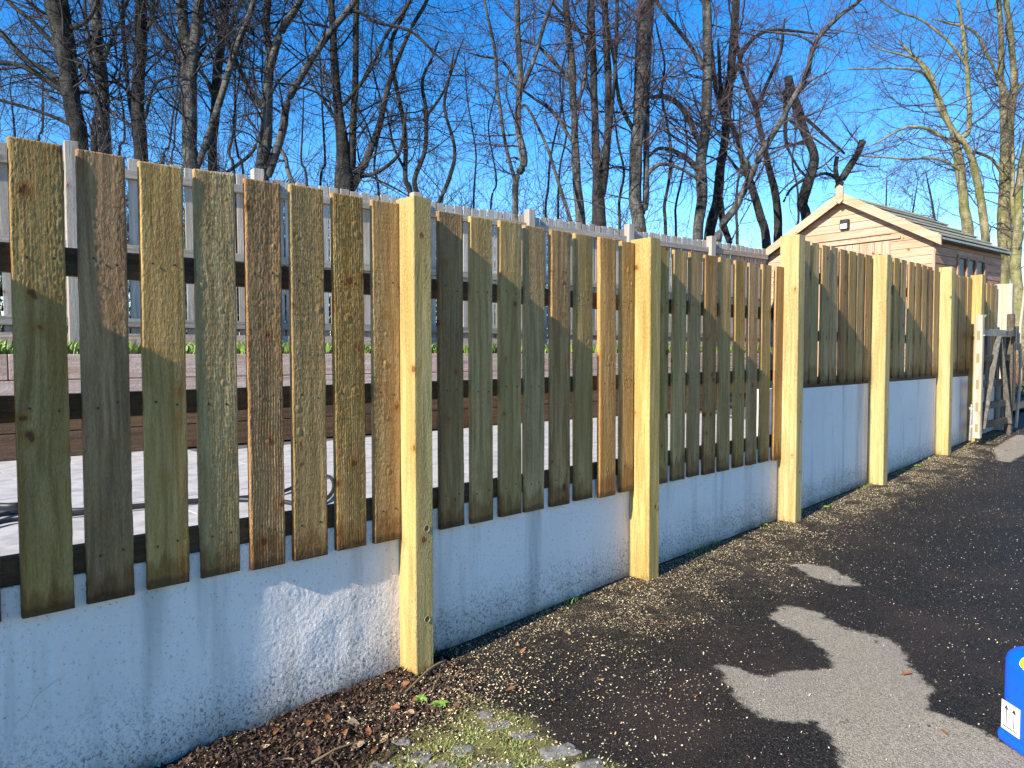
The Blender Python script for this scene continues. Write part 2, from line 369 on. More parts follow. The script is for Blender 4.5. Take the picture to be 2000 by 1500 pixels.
bark_dark = bark('dark_bark', (.011, .010, .010), (.06, .055, .05), (.02, .024, .012))
bark_gold = bark('sunlit_mossy_bark', (.12, .105, .055), (.31, .27, .15), (.15, .155, .04), .7)  # moss plus yellow sunlight put into the bark colour
twig_m = plain('twig_bark', (.030, .025, .026), .8)
twigr_m = plain('reddish_twig_bark', (.075, .052, .056), .8)
steel_m = plain('galvanised_steel', (.55, .56, .57), .45, .7, 30, .3)
iron_m = plain('black_iron', (.05, .05, .055), .5, .5, 20, .4)

# ------------------------------------------------------------------ ground
GP = [(-30, -1.60), (-4, -1.56), (0, -1.535), (.89, -1.527), (2.1, -1.468), (3.7, -1.400), (5.66, -1.352), (7.5, -1.285), (9.5, -1.192), (12, -1.085), (18, -.90), (26, -.86), (400, -.86)]
def gz(y): return float(np.interp(y, [p[0] for p in GP], [p[1] for p in GP]))
def poly_sd(X, Y, poly):
    """signed distance, positive inside"""
    P = np.array(poly, float); d = np.full(X.shape, 1e9); ins = np.zeros(X.shape, bool)
    for i in range(len(P)):
        a, b = P[i], P[(i+1) % len(P)]; e = b-a
        t = np.clip(((X-a[0])*e[0]+(Y-a[1])*e[1])/(e@e+1e-12), 0, 1)
        d = np.minimum(d, np.hypot(X-a[0]-t*e[0], Y-a[1]-t*e[1]))
        c = ((a[1] > Y) != (b[1] > Y)) & (X < (b[0]-a[0])*(Y-a[1])/(b[1]-a[1]+1e-12)+a[0]); ins ^= c
    return np.where(ins, d, -d)
PATCH_A = [(1.03, 2.98), (1.081, 3.037), (1.22, 3.02), (1.327, 3.184), (1.417, 3.316), (1.349, 3.443), (1.219, 3.523), (1.074, 3.607), (.94, 3.65), (.90, 3.88), (1.07, 3.913), (1.256, 3.80), (1.45, 3.809), (1.57, 3.757), (1.638, 3.60), (1.742, 3.471), (1.819, 3.382), (1.855, 3.201), (1.957, 3.192), (2.102, 3.155), (2.25, 3.05), (2.6, 2.9), (2.9, 2.3), (2.3, 1.9), (1.82, 2.45), (1.703, 2.70), (1.572, 2.80), (1.41, 2.69), (1.24, 2.78)]
PATCH_B = [(.585, 4.60), (.66, 4.70), (.83, 4.715), (.95, 4.62), (1.09, 4.50), (1.03, 4.40), (.85, 4.44), (.70, 4.55)]
PATCH_C = [(.75, 11.0), (.9, 9.75), (1.3, 9.3), (1.35, 8.4), (2.6, 7.6), (4, 8), (6, 10), (6, 30), (1.0, 30), (.55, 16)]
PATCH_D = [(.38, 10.3), (.62, 9.5), (.75, 9.45), (.75, 11.5), (.3, 12)]
SOIL = [(-.2, -6), (-.2, 1.95), (.02, 2.22), (.22, 2.17), (.36, 2.12), (.50, 1.98), (.53, 1.75), (.62, 1.2), (.7, .4), (.9, -6)]
MOSSP = [(.40, 2.02), (.60, 2.04), (.72, 2.08), (.88, 2.02), (1.02, 2.0), (1.20, 2.06), (1.30, 1.9), (1.1, 1.2), (.9, .4), (.62, .5), (.55, 1.3), (.48, 1.75)]
def fields(X, Y):
    dry = np.maximum.reduce([poly_sd(X, Y, p) for p in (PATCH_A, PATCH_B, PATCH_C, PATCH_D)])
    return dry, poly_sd(X, Y, SOIL), np.clip(poly_sd(X, Y, MOSSP)/.05+.4, 0, 1)
def dustf(X, Y):
    off = X-.12
    band = np.exp(-np.clip(off, 0, 9)/.24)*np.clip((Y-2.0)/.8, 0, 1)*np.clip((13.-Y)/2, 0, 1)
    band += .9*np.exp(-((X-.42)**2/.09+(Y-3.35)**2/.22)) + .7*np.exp(-((X-.25)**2/.04+(Y-6.3)**2/.9)) + .8*np.exp(-((X-.3)**2/.05+(Y-8.8)**2/2.5)) + .5*np.exp(-((X-.5)**2/.12+(Y-4.5)**2/.5))
    return np.clip(band, 0, 1.3)
def grid_axis(*segs):
    a = [np.arange(s, e, st) for s, e, st in segs]; return np.concatenate(a+[[segs[-1][1]]])
gx = grid_axis((-.26, 3.2, .03), (3.2, 12, .6), (12, 120, 12))
gy_ = grid_axis((-30, -1, 1.5), (-1, 11.6, .04), (11.6, 30, .5), (30, 400, 20))
GX, GY = np.meshgrid(gx, gy_, indexing='ij')
GZ = np.interp(GY, [p[0] for p in GP], [p[1] for p in GP])
dry, soil, moss = fields(GX, GY)
def nz(x, y, s, seed=0): return noise.noise(Vector((x*s+seed, y*s, seed*1.7)))
bump = np.zeros_like(GX)
near = (soil > -.15) & (GY > -1) & (GX < 3)
for i, j in zip(*np.nonzero(near)):
    k = min(1, (soil[i, j]+.15)/.2)
    bump[i, j] = k*(.018*nz(GX[i, j], GY[i, j], 5)+.010*nz(GX[i, j], GY[i, j], 17, 3)+.012)
nr2 = (GX < 3) & (GY > -1) & (GY < 11.6)
for i, j in zip(*np.nonzero(nr2)): bump[i, j] += .005*nz(GX[i, j], GY[i, j], 1.3, 9)
GZ = GZ+bump
V = np.stack([GX, GY, GZ+H], -1).reshape(-1, 3)
nx, ny = GX.shape; ii = np.arange(nx*ny).reshape(nx, ny)
F = np.stack([ii[:-1, :-1], ii[1:, :-1], ii[1:, 1:], ii[:-1, 1:]], -1).reshape(-1, 4)
gr = np_mesh('driveway', V, F, ground_mat(), None, True)
for nm, arr in (('dry', dry), ('soil', soil), ('moss', moss), ('dust', dustf(GX, GY)*(GY > 1.9)*(GY < 13))):
    a = gr.data.attributes.new(nm, 'FLOAT', 'POINT'); a.data.foreach_set('value', arr.astype(np.float32).ravel())
tag(gr, kind='structure')
def gzz(x, y):
    z = gz(y); s = float(poly_sd(np.array([x]), np.array([y]), SOIL)[0]) if y < 3 else -1
    if s > -.15: z += min(1, (s+.15)/.2)*(.018*nz(x, y, 5)+.010*nz(x, y, 17, 3)+.012)
    return z+.005*nz(x, y, 1.3, 9)

grass_m = plain('grass_and_leaf_mould', (.10, .11, .035), .9, 0, 3, .6, .03)
mulch_m = plain('leaf_mould', (.07, .05, .03), .95, 0, 5, .6, .05)
land = mesh_obj('ground', [(-400, -400, -1.95+H), (400, -400, -1.95+H), (400, 400, -1.95+H), (-400, 400, -1.95+H)], [(0, 1, 2, 3)], grass_m); tag(land, kind='structure')
BD = Vector((.1162, .9932, 0)); BN = Vector((BD.y, -BD.x, 0))      # line of the back fence and of the sleeper wall
def bpt(p0, s, off=0, z=0): return Vector((p0[0], p0[1], 0))+BD*s+BN*off+Vector((0, 0, z))
SP = (-3.74, 1.5); FP = (-4.35, 1.45)
b0, b1 = bpt(SP, -6, -.02), bpt(SP, 60, -.02)
terr = mesh_obj('woodland_ground', [(b0.x, b0.y, -.03+H), (b1.x-20, b1.y, -.03+H), (-90, 60, .0+H), (-90, -30, .0+H)], [(0, 1, 2, 3)], mulch_m); tag(terr, kind='structure')
verge = mesh_obj('grass_verge', [(-14, 17, -.9+H), (1.2, 19, -.9+H), (9, 31, -.84+H), (60, 40, -.84+H), (60, 80, -.2+H), (-14, 80, -.2+H)], [(0, 1, 2, 3, 4, 5)],
    plain('verge_grass', (.10, .19, .035), .9, 0, 9, .5, .04)); tag(verge, kind='structure')

yard = mesh_obj('yard_ground', [(-3.3, 12.6, -.96+H), (-.28, 12.6, -.96+H), (-.28, 19.5, -.93+H), (-3.0, 19.5, -.93+H)], [(0, 1, 2, 3)], mulch_m); tag(yard, kind='structure')
# cobbles half buried in the moss
stone_m = plain('grey_setts', (.23, .21, .18), .85, 0, 30, .6, .006)
cob = empty('cobbled_edging', (.75, 1.8, gz(1.8))); tag(cob, kind='structure')
def stone(x, y, a, b, rot, h):
    bm = bmesh.new(); n = 13; cz = gzz(x, y)+H; rings = []
    for r_, zz in ((1.0, -.03), (1.0, h*.45), (.93, h*.95), (.5, h*1.0)):
        ring = []
        for k in range(n):
            th = 2*math.pi*k/n
            sq = 1/max(abs(math.cos(th)), abs(math.sin(th)))**.85
            j = 1+.42*nz(x*9+math.cos(th), y*9+math.sin(th), 1.9, 5)
            px_, py_ = a*sq*math.cos(th)*r_*j, b*sq*math.sin(th)*r_*j
            ring.append(bm.verts.new((x+px_*math.cos(rot)-py_*math.sin(rot), y+px_*math.sin(rot)+py_*math.cos(rot), cz+zz+.004*random.uniform(-1, 1)*(zz > 0))))
        rings.append(ring)
    for A, B in zip(rings, rings[1:]):
        for k in range(n): bm.faces.new((A[k], A[(k+1) % n], B[(k+1) % n], B[k]))
    bm.faces.new(rings[-1])
    for v in bm.verts: v.co -= Vector(cob.location)
    me = bpy.data.meshes.new('cobble'); bm.to_mesh(me); bm.free(); me.materials.append(stone_m)
    me.polygons.foreach_set('use_smooth', [True]*len(me.polygons))
    o = bpy.data.objects.new('cobble', me); COL.objects.link(o); o.parent = cob
for px, py, a, b, rot in [(948, 1396, .030, .022, .3), (975, 1412, .052, .030, .6), (1022, 1432, .045, .032, .5), (1092, 1466, .072, .036, .6), (817, 1466, .045, .035, .2), (903, 1455, .036, .03, .9),
                          (862, 1488, .050, .032, .7), (985, 1493, .05, .036, .3), (1150, 1494, .05, .03, .8), (782, 1443, .035, .02, 0), (938, 1487, .03, .02, 1.2), (745, 1490, .04, .03, .1), (1045, 1500, .045, .03, .9), (700, 1530, .05, .035, .3), (1090, 1540, .055, .035, .5), (880, 1550, .05, .035, .5)]:
    p = at_z(px, py, gz(1.9)+.01); stone(p.x, p.y, a*1.1, b*1.2, rot+.5, .004)

# ------------------------------------------------------------------ wall
wl = MB()
WX = -.030
pts = [(-6, -1.75), (12.05, -1.25), (12.05, -.30), (5.70, -.30), (5.70, -.752), (-6, -.752)]
wl.prism([(y, z+H) for y, z in pts], 0, WX-.20, WX)
wall = wl.build('rendered_wall', render_m); tag(wall, 'low white rendered wall with grimy foot that carries the new timber fence', 'wall')

# ------------------------------------------------------------------ new fence
fence = empty('timber_fence', (0, 0, gz(0))); tag(fence, 'new timber fence of upright rough sawn boards between square posts on the white wall', 'fence')
FL = Vector(fence.location)
def board(y0, y1, z0, z1, x, mat, tilt=0, seed=0, thick=.022, parent=fence, name='board', off=FL, nseg=14, fray=.0016):
    """upright board: front face at x, slightly wandering edges, origin at its foot"""
    rr = random.Random(seed*77+5); bm = bmesh.new(); secs = []
    w_ = y1-y0; t1, t2 = rr.uniform(-.003, .003), rr.uniform(-.002, .002); cup = rr.uniform(-.002, .002)
    c = .0016
    for k in range(nseg+1):
        f = k/nseg; z = (z1-z0)*f
        jl = rr.uniform(-fray, fray); jr = rr.uniform(-fray, fray); wx = math.sin(f*2.6+seed)*.002 + tilt*f
        yl = jl+t1*f; yr = w_+jr+t2*f+t1*f*.5
        zz = lambda q: z+(rr.uniform(-.0015, .0015) if k in (0, nseg) else 0)
        prof = [(-c, yl, 0), (0, yl+c, 0), (cup, w_*.5, 0), (0, yr-c, 0), (-c, yr, 0), (-thick, yr, 0), (-thick, yl, 0)]
        secs.append([bm.verts.new((a+wx, b, zz(0))) for a, b, _ in prof])
    n = len(secs[0])
    for A, B in zip(secs, secs[1:]):
        for k in range(n): bm.faces.new((A[k], A[(k+1) % n], B[(k+1) % n], B[k]))
    bm.faces.new(secs[0][::-1]); bm.faces.new(secs[-1])
    bmesh.ops.recalc_face_normals(bm, faces=bm.faces)
    me = bpy.data.meshes.new(name); bm.to_mesh(me); bm.free(); me.materials.append(mat)
    o = bpy.data.objects.new(name, me); COL.objects.link(o); o.parent = parent
    o.location = Vector((x, y0, z0+H))-off
    return o
def vnoise(U, W, seed):
    """value noise on two coordinate arrays"""
    g = np.random.default_rng(seed).uniform(-1, 1, (97, 97)); iu, iw = np.floor(U).astype(int), np.floor(W).astype(int)
    fu, fw_ = U-iu, W-iw; fu = fu*fu*(3-2*fu); fw_ = fw_*fw_*(3-2*fw_)
    a, b, c, d = g[iu % 97, iw % 97], g[(iu+1) % 97, iw % 97], g[iu % 97, (iw+1) % 97], g[(iu+1) % 97, (iw+1) % 97]
    return (a*(1-fu)+b*fu)*(1-fw_)+(c*(1-fu)+d*fu)*fw_
def relief_board(y0, y1, z0, z1, x, mat, tilt, seed, ridge, fuzz, saw):
    """near board with its sawn, raised grain as real relief on the front face"""
    rr = random.Random(seed*77+5); w_ = y1-y0; h_ = z1-z0; nu = int(w_/.0034); nv = int(h_/.0055)
    u, v = np.meshgrid(np.linspace(0, 1, nu+1), np.linspace(0, 1, nv+1)); Y = u*w_; Z = v*h_
    t1, t2 = rr.uniform(-.003, .003), rr.uniform(-.002, .002)
    edge = lambda sd: .0012*vnoise(Z*9, Z*0+sd, seed+sd)+.0007*vnoise(Z*60, Z*0+sd, seed+sd+1)
    YY = Y+(t1*v+edge(3))*(1-u)+(t1*.5*v+t2*v+edge(7))*u
    wob = .012*vnoise(Z*2.2, Y*5, seed+9)+.006*vnoise(Z*6, Y*11, seed+10)
    zone = np.clip(.55+.9*vnoise(Y*13+3, Z*1.5, seed+2)+.3*vnoise(Y*40, Z*5, seed+3), .06, 1.3)
    fz = .7*vnoise((Y+wob)*215, Z*80, seed+4)+.4*vnoise((Y+wob)*300, Z*150, seed+5)
    rd_ = np.sin((Y+wob)*2*math.pi*rr.uniform(88, 120)+1.5*vnoise(Y*30, Z*3, seed+6))*np.clip(.6+vnoise(Y*9, Z*.8, seed+11), .1, 1)
    sw_ = vnoise(Y*3, Z*185, seed+7)
    dx = .00066*fuzz*zone*fz + .00055*ridge*rd_ + .00028*saw*sw_ + .0016*vnoise(Y*4, Z*1.7, seed+8)
    for _ in range(rr.randint(2, 5)):                      # knots stand proud with a sunk ring
        ky, kz, kr = rr.uniform(.02, w_-.02), rr.uniform(.1, h_-.1), rr.uniform(.006, .014); q = np.hypot(Y-ky, (Z-kz)*.8)/kr
        dx += .0016*np.exp(-q**2)-.0008*np.exp(-(q-1.5)**2*4)
    dx -= .0018*np.clip(1-np.minimum(Y, w_-Y)/.0025, 0, 1)
    cup = rr.uniform(-.002, .002)*(4*u*(1-u)); wx = np.sin(v*2.6+seed)*.002+tilt*v
    X = dx+cup+wx
    V = np.stack([X, YY, Z], -1).reshape(-1, 3); ii = np.arange((nu+1)*(nv+1)).reshape(nv+1, nu+1)
    F = [np.stack([ii[:-1, :-1], ii[:-1, 1:], ii[1:, 1:], ii[1:, :-1]], -1).reshape(-1, 4)]
    Vb = V.copy(); Vb[:, 0] = (wx-.022).ravel(); n0 = len(V)
    loop = np.concatenate([ii[0, :], ii[1:, -1], ii[-1, -2::-1], ii[-2:0:-1, 0]]); m_ = len(loop)
    nl = np.arange(m_)+n0; B = np.stack([loop, nl, np.roll(nl, -1), np.roll(loop, -1)], -1); F.append(B)
    V = np.concatenate([V, Vb[loop]])
    c4 = [n0, n0+nu, n0+nu+nv, n0+2*nu+nv]; F.append(np.array([[c4[0], c4[3], c4[2], c4[1]]]))
    o = np_mesh('board', V, np.concatenate(F), mat, fence); o.location = Vector((x, y0, z0+H))-FL
    return o
def skin():
    Y, Z = np.meshgrid(np.arange(.30, 1.995, .0045), np.arange(-1.62, -.7535, .0045))
    d = .0004*vnoise(Y*170+2.4*vnoise(Y*30, Z*30, 1), Z*105, 2)+.0004*vnoise(Y*90, Z*66, 3)+.0012*vnoise(Y*14, Z*14, 4)+.002*vnoise(Y*4, Z*4, 5)
    nr, nc = Y.shape; ii = np.arange(nr*nc).reshape(nr, nc)
    V = np.stack([WX+.0045+d, Y, Z+H], -1).reshape(-1, 3); F = np.stack([ii[:-1, :-1], ii[:-1, 1:], ii[1:, 1:], ii[1:, :-1]], -1).reshape(-1, 4)
    np_mesh('render_coat', V, F, render_m, wall, True)
mats = {'m': board_m, 'b': board_brown, 'g': board_green, 'r': board_red}
def bay(lst, z0, z1, base_seed):
    RF = {1: [(.2, .9, .6), (.6, 1.3, .3), (.7, 1.7, .3), (.35, .7, .5), (.7, .9, 1.0), (1.2, 1.2, .4), (.5, .8, .9), (.9, 1.0, .7), (.5, .8, .9)], 20: [(.4, .6, .8)]*10}
    for i, (a, b, x, mk) in enumerate(lst):
        if base_seed in (1, 20, 40): a = a*1.0079; b = min(b, a+.154)
        if base_seed in RF:
            rg_, fz_, sw_ = RF[base_seed][i]
            relief_board(a, b, z0+random.uniform(-.004, .004), z1+random.uniform(-.005, .004), x, mats[mk], random.uniform(-.002, .002), base_seed+i, rg_, fz_, sw_)
            continue
        board(a, b, z0+random.uniform(-.004, .004), z1+random.uniform(-.005, .004), x, mats[mk], random.uniform(-.002, .002), base_seed+i)
skin()
bay([(-.31, -.16, 0, 'm'), (-.10, .06, 0, 'g'), (.10, .25, 0, 'm')], -.853, .68, 90)
bay([(.285, .432, .0, 'r'), (.484, .636, .004, 'g'), (.673, .827, -.004, 'b'), (.866, 1.019, -.003, 'm'), (1.056, 1.216, -.012, 'g'), (1.247, 1.400, -.002, 'b'), (1.429, 1.591, -.002, 'm'), (1.625, 1.784, -.003, 'm'), (1.816, 1.972, -.004, 'm')], -.853, .68, 1)
bay([(2.083, 2.160, -.012, 'b'), (2.184, 2.35, -.001, 'b'), (2.379, 2.543, 0, 'm'), (2.575, 2.756, -.001, 'g'), (2.76, 2.932, -.008, 'm'), (2.957, 3.137, -.003, 'b'), (3.159, 3.339, -.007, 'g'), (3.353, 3.529, .012, 'r'), (3.554, 3.711, .009, 'm')], -.853, .679, 20)
bay([(3.85, 3.922, -.008, 'm'), (3.938, 4.102, -.003, 'g'), (4.124, 4.299, -.002, 'g'), (4.318, 4.488, -.008, 'm'), (4.504, 4.687, -.005, 'b'), (4.707, 4.89, -.010, 'm'), (4.912, 5.088, -.006, 'g'), (5.108, 5.281, -.003, 'm'), (5.304, 5.484, -.004, 'm'), (5.502, 5.668, .004, 'r')], -.853, .679, 40)
def evenbay(a, b, n, z0, z1, seed, x=-.003):
    p = (b-a)/n; bay([(a+i*p+.012, a+i*p+.012+.150+random.uniform(-.004, .003), x-random.choice((0, .001, .004, .007)), random.choice('mgmgmb')) for i in range(n)], z0, z1, seed)
evenbay(5.80, 7.53, 9, -.27, .935, 60); evenbay(7.67, 9.54, 9, -.262, .968, 70); evenbay(9.70, 10.78, 6, -.232, .945, 80); evenbay(10.92, 12.0, 6, -.22, .93, 100)
# screw heads, one shared mesh
scr_m = plain('dark_screw_head', (.03, .026, .022), .5, .3)
sb = MB(); sb.cyl((0, 0, 0), (.0012, 0, 0), .0042, seg=8); scr0 = sb.build('screw', scr_m); first_s = True
for o in [c for c in fence.children if c.name.startswith('board') and c.location.y+FL.y < 5.7]:
    wy = max(v.co.y for v in o.data.vertices); z0_ = o.location.z+FL.z-H
    for zz in (.31, -.18, -.70):
        for fy in (.26, .74):
            q = scr0 if first_s else scr0.copy()
            if not first_s: COL.objects.link(q)
            first_s = False; q.parent = o; q.location = (.0012, wy*fy+random.uniform(-.008, .008), zz-z0_+random.uniform(-.015, .015))
# posts with bolt holes shown by flat dark discs
def post(y, wd, e, ztop, seed, mat=post_m):
    gl = gz(y); bm = bmesh.new(); rr = random.Random(seed)
    x0, x1 = WX-.0+.001, e; z0 = gl-.12
    ch = .004; secs = []; lean = rr.uniform(-.002, .002)
    n = 10
    for k in range(n+1):
        f = k/n; z = z0+(ztop-z0)*f; j = lambda: rr.uniform(-.0006, .0006)
        dx = lean*f
        xs = [(x0, y), (x1-ch, y), (x1, y+ch), (x1, y+wd-ch), (x1-ch, y+wd), (x0, y+wd)]
        secs.append([bm.verts.new((a+dx+j(), b+j(), z-z0)) for a, b in xs])
    for A, B in zip(secs, secs[1:]):
        for k in range(6): bm.faces.new((A[k], A[(k+1) % 6], B[(k+1) % 6], B[k]))
    bm.faces.new(secs[0][::-1]); bm.faces.new(secs[-1])
    bmesh.ops.recalc_face_normals(bm, faces=bm.faces)
    for v in bm.verts: v.co.x -= x0; v.co.y -= y
    me = bpy.data.meshes.new('post'); bm.to_mesh(me); bm.free(); me.materials.append(mat)
    o = bpy.data.objects.new('post', me); COL.objects.link(o); o.parent = fence; o.location = Vector((x0, y, z0+H))-FL
    return o, x0, y, z0
hole_m = plain('bore_shade', (.16, .10, .05), .9); bolt_m = plain('bolt_head', (.35, .33, .30), .4, .8)
def bolt(po, x0, y, z0, yy, zz, e):
    # raised collar round a flat disc whose dark colour stands for the bore's shade
    mb = MB(); bmn = 20; ring = []
    for r_, x_ in ((.0165, e+.0012), (.0155, e+.0022), (.0135, e+.0012), (.0130, e+.0006)):
        ring.append([mb.bm.verts.new((x_-x0, yy-y+r_*math.cos(2*math.pi*k/bmn), zz-z0+r_*math.sin(2*math.pi*k/bmn))) for k in range(bmn)])
    for A, B in zip(ring, ring[1:]):
        for k in range(bmn): mb.bm.faces.new((A[k], A[(k+1) % bmn], B[(k+1) % bmn], B[k]))
    c = mb.build('bolt_hole_rim', post_m, po); 
    h = MB(); h.cyl((e+.0004-x0, yy-y, zz-z0), (e+.0010-x0, yy-y, zz-z0), .0131, seg=20); hh = h.build('bolt_hole_shade', hole_m, po)
post(-.44, .1, .10, .69, 3)
POSTS = [(1.975, .100, .103, .698), (3.721, .108, .121, .698), (5.674, .107, .126, .928), (7.535, .112, .122, .942), (9.553, .115, .112, .985), (10.80, .113, .10, .985)]
for i, (y, wd, e, zt) in enumerate(POSTS):
    po, x0, yy, z0 = post(y, wd, e, zt, 10+i)
    for zz in ((-.80, -1.22) if i == 0 else (-.95,) if i == 1 else (-.55, -.95)):
        bolt(po, x0, yy, z0, y+wd*.62, zz, e)
# rails behind the boards
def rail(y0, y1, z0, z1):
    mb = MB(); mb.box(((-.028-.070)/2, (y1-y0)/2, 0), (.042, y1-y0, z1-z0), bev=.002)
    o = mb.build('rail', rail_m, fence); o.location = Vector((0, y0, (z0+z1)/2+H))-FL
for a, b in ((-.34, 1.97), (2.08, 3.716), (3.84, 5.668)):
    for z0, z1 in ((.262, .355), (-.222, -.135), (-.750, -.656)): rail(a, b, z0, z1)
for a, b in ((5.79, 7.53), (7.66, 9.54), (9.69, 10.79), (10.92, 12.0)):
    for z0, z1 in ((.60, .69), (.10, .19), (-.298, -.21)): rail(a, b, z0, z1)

# ------------------------------------------------------------------ patio behind
patio = empty('patio', (-2, 3, -.83)); tag(patio, kind='structure')
slab_m = plain('pale_porcelain_slab', (.50, .47, .44), .75, 0, 8, .3, .001); grout_m = plain('patio_bed', (.12, .11, .10), .9, 0, 30, .3)
pb = mesh_obj('patio_bed', [(-.26, -6, -.812+H), (-.26, 12.5, -.812+H), (-6, 12.5, -.812+H), (-6, -6, -.812+H)], [(0, 3, 2, 1)], grout_m); tag(pb, kind='structure')
sm_ = MB(); sm_.box((0, 0, -.01), (.595, .895, .02)); s0 = sm_.build('paving_slab', slab_m, patio); first = True
for i in range(6):
    for j in range(12):
        x = -.56-i*.6; y = -2.2+j*.9+(i % 2)*.45
        lim = SP[0]+(y-SP[1])*.117
        if x-.3 < lim-.25: continue
        o = s0 if first else s0.copy()
        if not first: COL.objects.link(o); o.parent = patio
        first = False
        o.location = Vector((x, y, -.80+random.uniform(-.001, .001)+H))-Vector(patio.location)

# sleeper wall
sl = empty('sleeper_wall', (SP[0], SP[1], -.8), -math.atan2(BD.x, BD.y)); tag(sl, 'raised bed wall of stacked timber sleepers along the far edge of the patio', 'retaining wall')
k = 0
for c in range(4):
    s = -5.0+(.9 if c % 2 else 0)
    while s < 7.6:
        L = 1.8+.1*(k % 3)
        mb = MB(); mb.box((-.06, L/2, .1), (.12-.006*(c % 2), L-.006, .194), bev=.005)
        o = mb.build('sleeper', sleeper_m if c > 1 else sleeperb_m, sl); o.location = (random.uniform(-.003, .003), s, c*.2); s += L; k += 1
# hose lying on the patio
hp = []
for px, py in [(-120, 1040), (-40, 1018), (20, 1001), (70, 995), (150, 996), (260, 988), (372, 978), (470, 972), (545, 962), (600, 940), (640, 930), (652, 948), (640, 972), (600, 985), (540, 978), (440, 975), (330, 984), (200, 998), (90, 1010), (10, 1018), (-100, 1050)]:
    p = at_z(px, py, -.782); hp.append((p.x, p.y, p.z+H))
hp = catmull(hp, 6); hs_ = tube_obj('hose', hp, .011, plain('black_rubber', (.02, .02, .022), .5), k=8)
tag(hs_, 'black hose looped on the pale patio seen between the left fence boards', 'hose')
hp2 = [tuple(at_z(a, b, -.78)+Vector((0, 0, H))) for a, b in [(-60, 985), (18, 988), (50, 985), (58, 992), (20, 1000), (-60, 1003)]]
hs2 = tube_obj('hose_nozzle', catmull(hp2, 5), .016, iron_m, hs_, 8)

# ------------------------------------------------------------------ back fence
bf = empty('picket_fence', (FP[0], FP[1], 0), -math.atan2(BD.x, BD.y)); tag(bf, 'weathered pale grey picket fence standing on the raised bed behind the patio', 'fence')
rr = random.Random(4); pk = []
for v in range(6):
    h_ = 1.60; mb = MB(); mb.box((0, 0, 0), (.018, .098, h_), bev=.003); o = mb.build('picket', pale_m, bf); pk.append(o)
bposts = [-4.9, -3.2, -1.48, .224, 1.77, 3.50, 5.10, 6.84, 8.60, 10.12]
s = -5.0; k = 0
while s < 10.05:
    if min(abs(s-q) for q in bposts) > .05:
        o = pk[k] if k < 6 else pk[k % 6].copy()
        if k >= 6: COL.objects.link(o); o.parent = bf
        zt = 1.695+rr.uniform(-.012, .012)-.03*math.sin(s*.4)*0
        o.location = (.012, s, zt-.80); o.rotation_euler = (rr.uniform(-.008, .008), 0, rr.uniform(-.03, .03)); k += 1
    s += .1165
for q in bposts[:-1]:
    mb = MB(); mb.box((0, 0, .86), (.10, .10, 1.80), bev=.004); o = mb.build('post', pale_m, bf); o.location = (.07, q, 0)
for zz in (1.56, .91, .27):
    for a, b in zip(bposts, bposts[1:]):
        mb = MB(); mb.box((.048, (b-a)/2, zz), (.045, b-a-.10, .075), bev=.003); o = mb.build('rail', palerail_m, bf); o.location = (0, a, 0)
gb = MB(); gb.box((.06, 2.56, .09), (.03, 15.1, .17)); gbo = gb.build('gravel_board', sleeper_m, bf)

# leaves of the low plants on the bed, one mass of small blades and leaves
def blades(name, P, hgt, wid, mat, lean=.5, parent=None):
    n = len(P); az_ = rng.uniform(0, 2*math.pi, n); hh = hgt*rng.uniform(.5, 1.2, n); ln = hh*lean*rng.uniform(.2, 1, n)
    d = np.stack([np.cos(az_), np.sin(az_), 0*az_], 1); sd_ = np.stack([-np.sin(az_), np.cos(az_), 0*az_], 1)*(wid*rng.uniform(.6, 1.3, n))[:, None]
    up = np.array([0, 0, 1.]); mid = P+d*(ln*.35)[:, None]+up*(hh*.6)[:, None]; tip = P+d*ln[:, None]+up*hh[:, None]
    V = np.stack([P-sd_*.5, P+sd_*.5, mid+sd_*.55, mid-sd_*.55, tip+sd_*.06, tip-sd_*.06], 1).reshape(-1, 3)
    b = np.arange(n)[:, None]*6; F = np.concatenate([b+np.array([0, 1, 2, 3]), b+np.array([3, 2, 4, 5])], 0)
    return np_mesh(name, V, F, mat, parent)
leafg_m = plain('fresh_green_leaf', (.20, .31, .05), .55, 0, 14, .5); leafd_m = plain('dark_ivy_leaf', (.035, .07, .018), .5, 0, 10, .5)
n = 5200; s = rng.uniform(-4.5, 9.5, n); o_ = rng.uniform(-.45, -.05, n)
cl = np.array([noise.noise(Vector((a*1.7, 0, 2))) for a in s]); keep = cl > -.4
P = np.stack([SP[0]+BD.x*s+BN.x*o_, SP[1]+BD.y*s+BN.y*o_, np.full(n, -.02+H)], 1)[keep]
tag(blades('bed_plants', P, .12, .022, leafg_m, .9), 'low bright green weeds along the top of the sleeper bed', 'plants', kind='stuff')
n = 16000; s = rng.uniform(-5, 10, n); o_ = rng.uniform(-2.4, -.9, n); z = rng.uniform(0, 1, n)**1.6*1.25
cl = np.array([noise.noise(Vector((a*1.1, b*.8, 7))) for a, b in zip(s, z)]); keep = cl > z*.5-.42
P = np.stack([SP[0]+BD.x*s+BN.x*o_, SP[1]+BD.y*s+BN.y*o_, z+H], 1)[keep]
tag(blades('ivy_undergrowth', P, .07, .045, leafd_m, 1.2), 'dark ivy and bramble growth low behind the pale picket fence', 'undergrowth', kind='stuff')

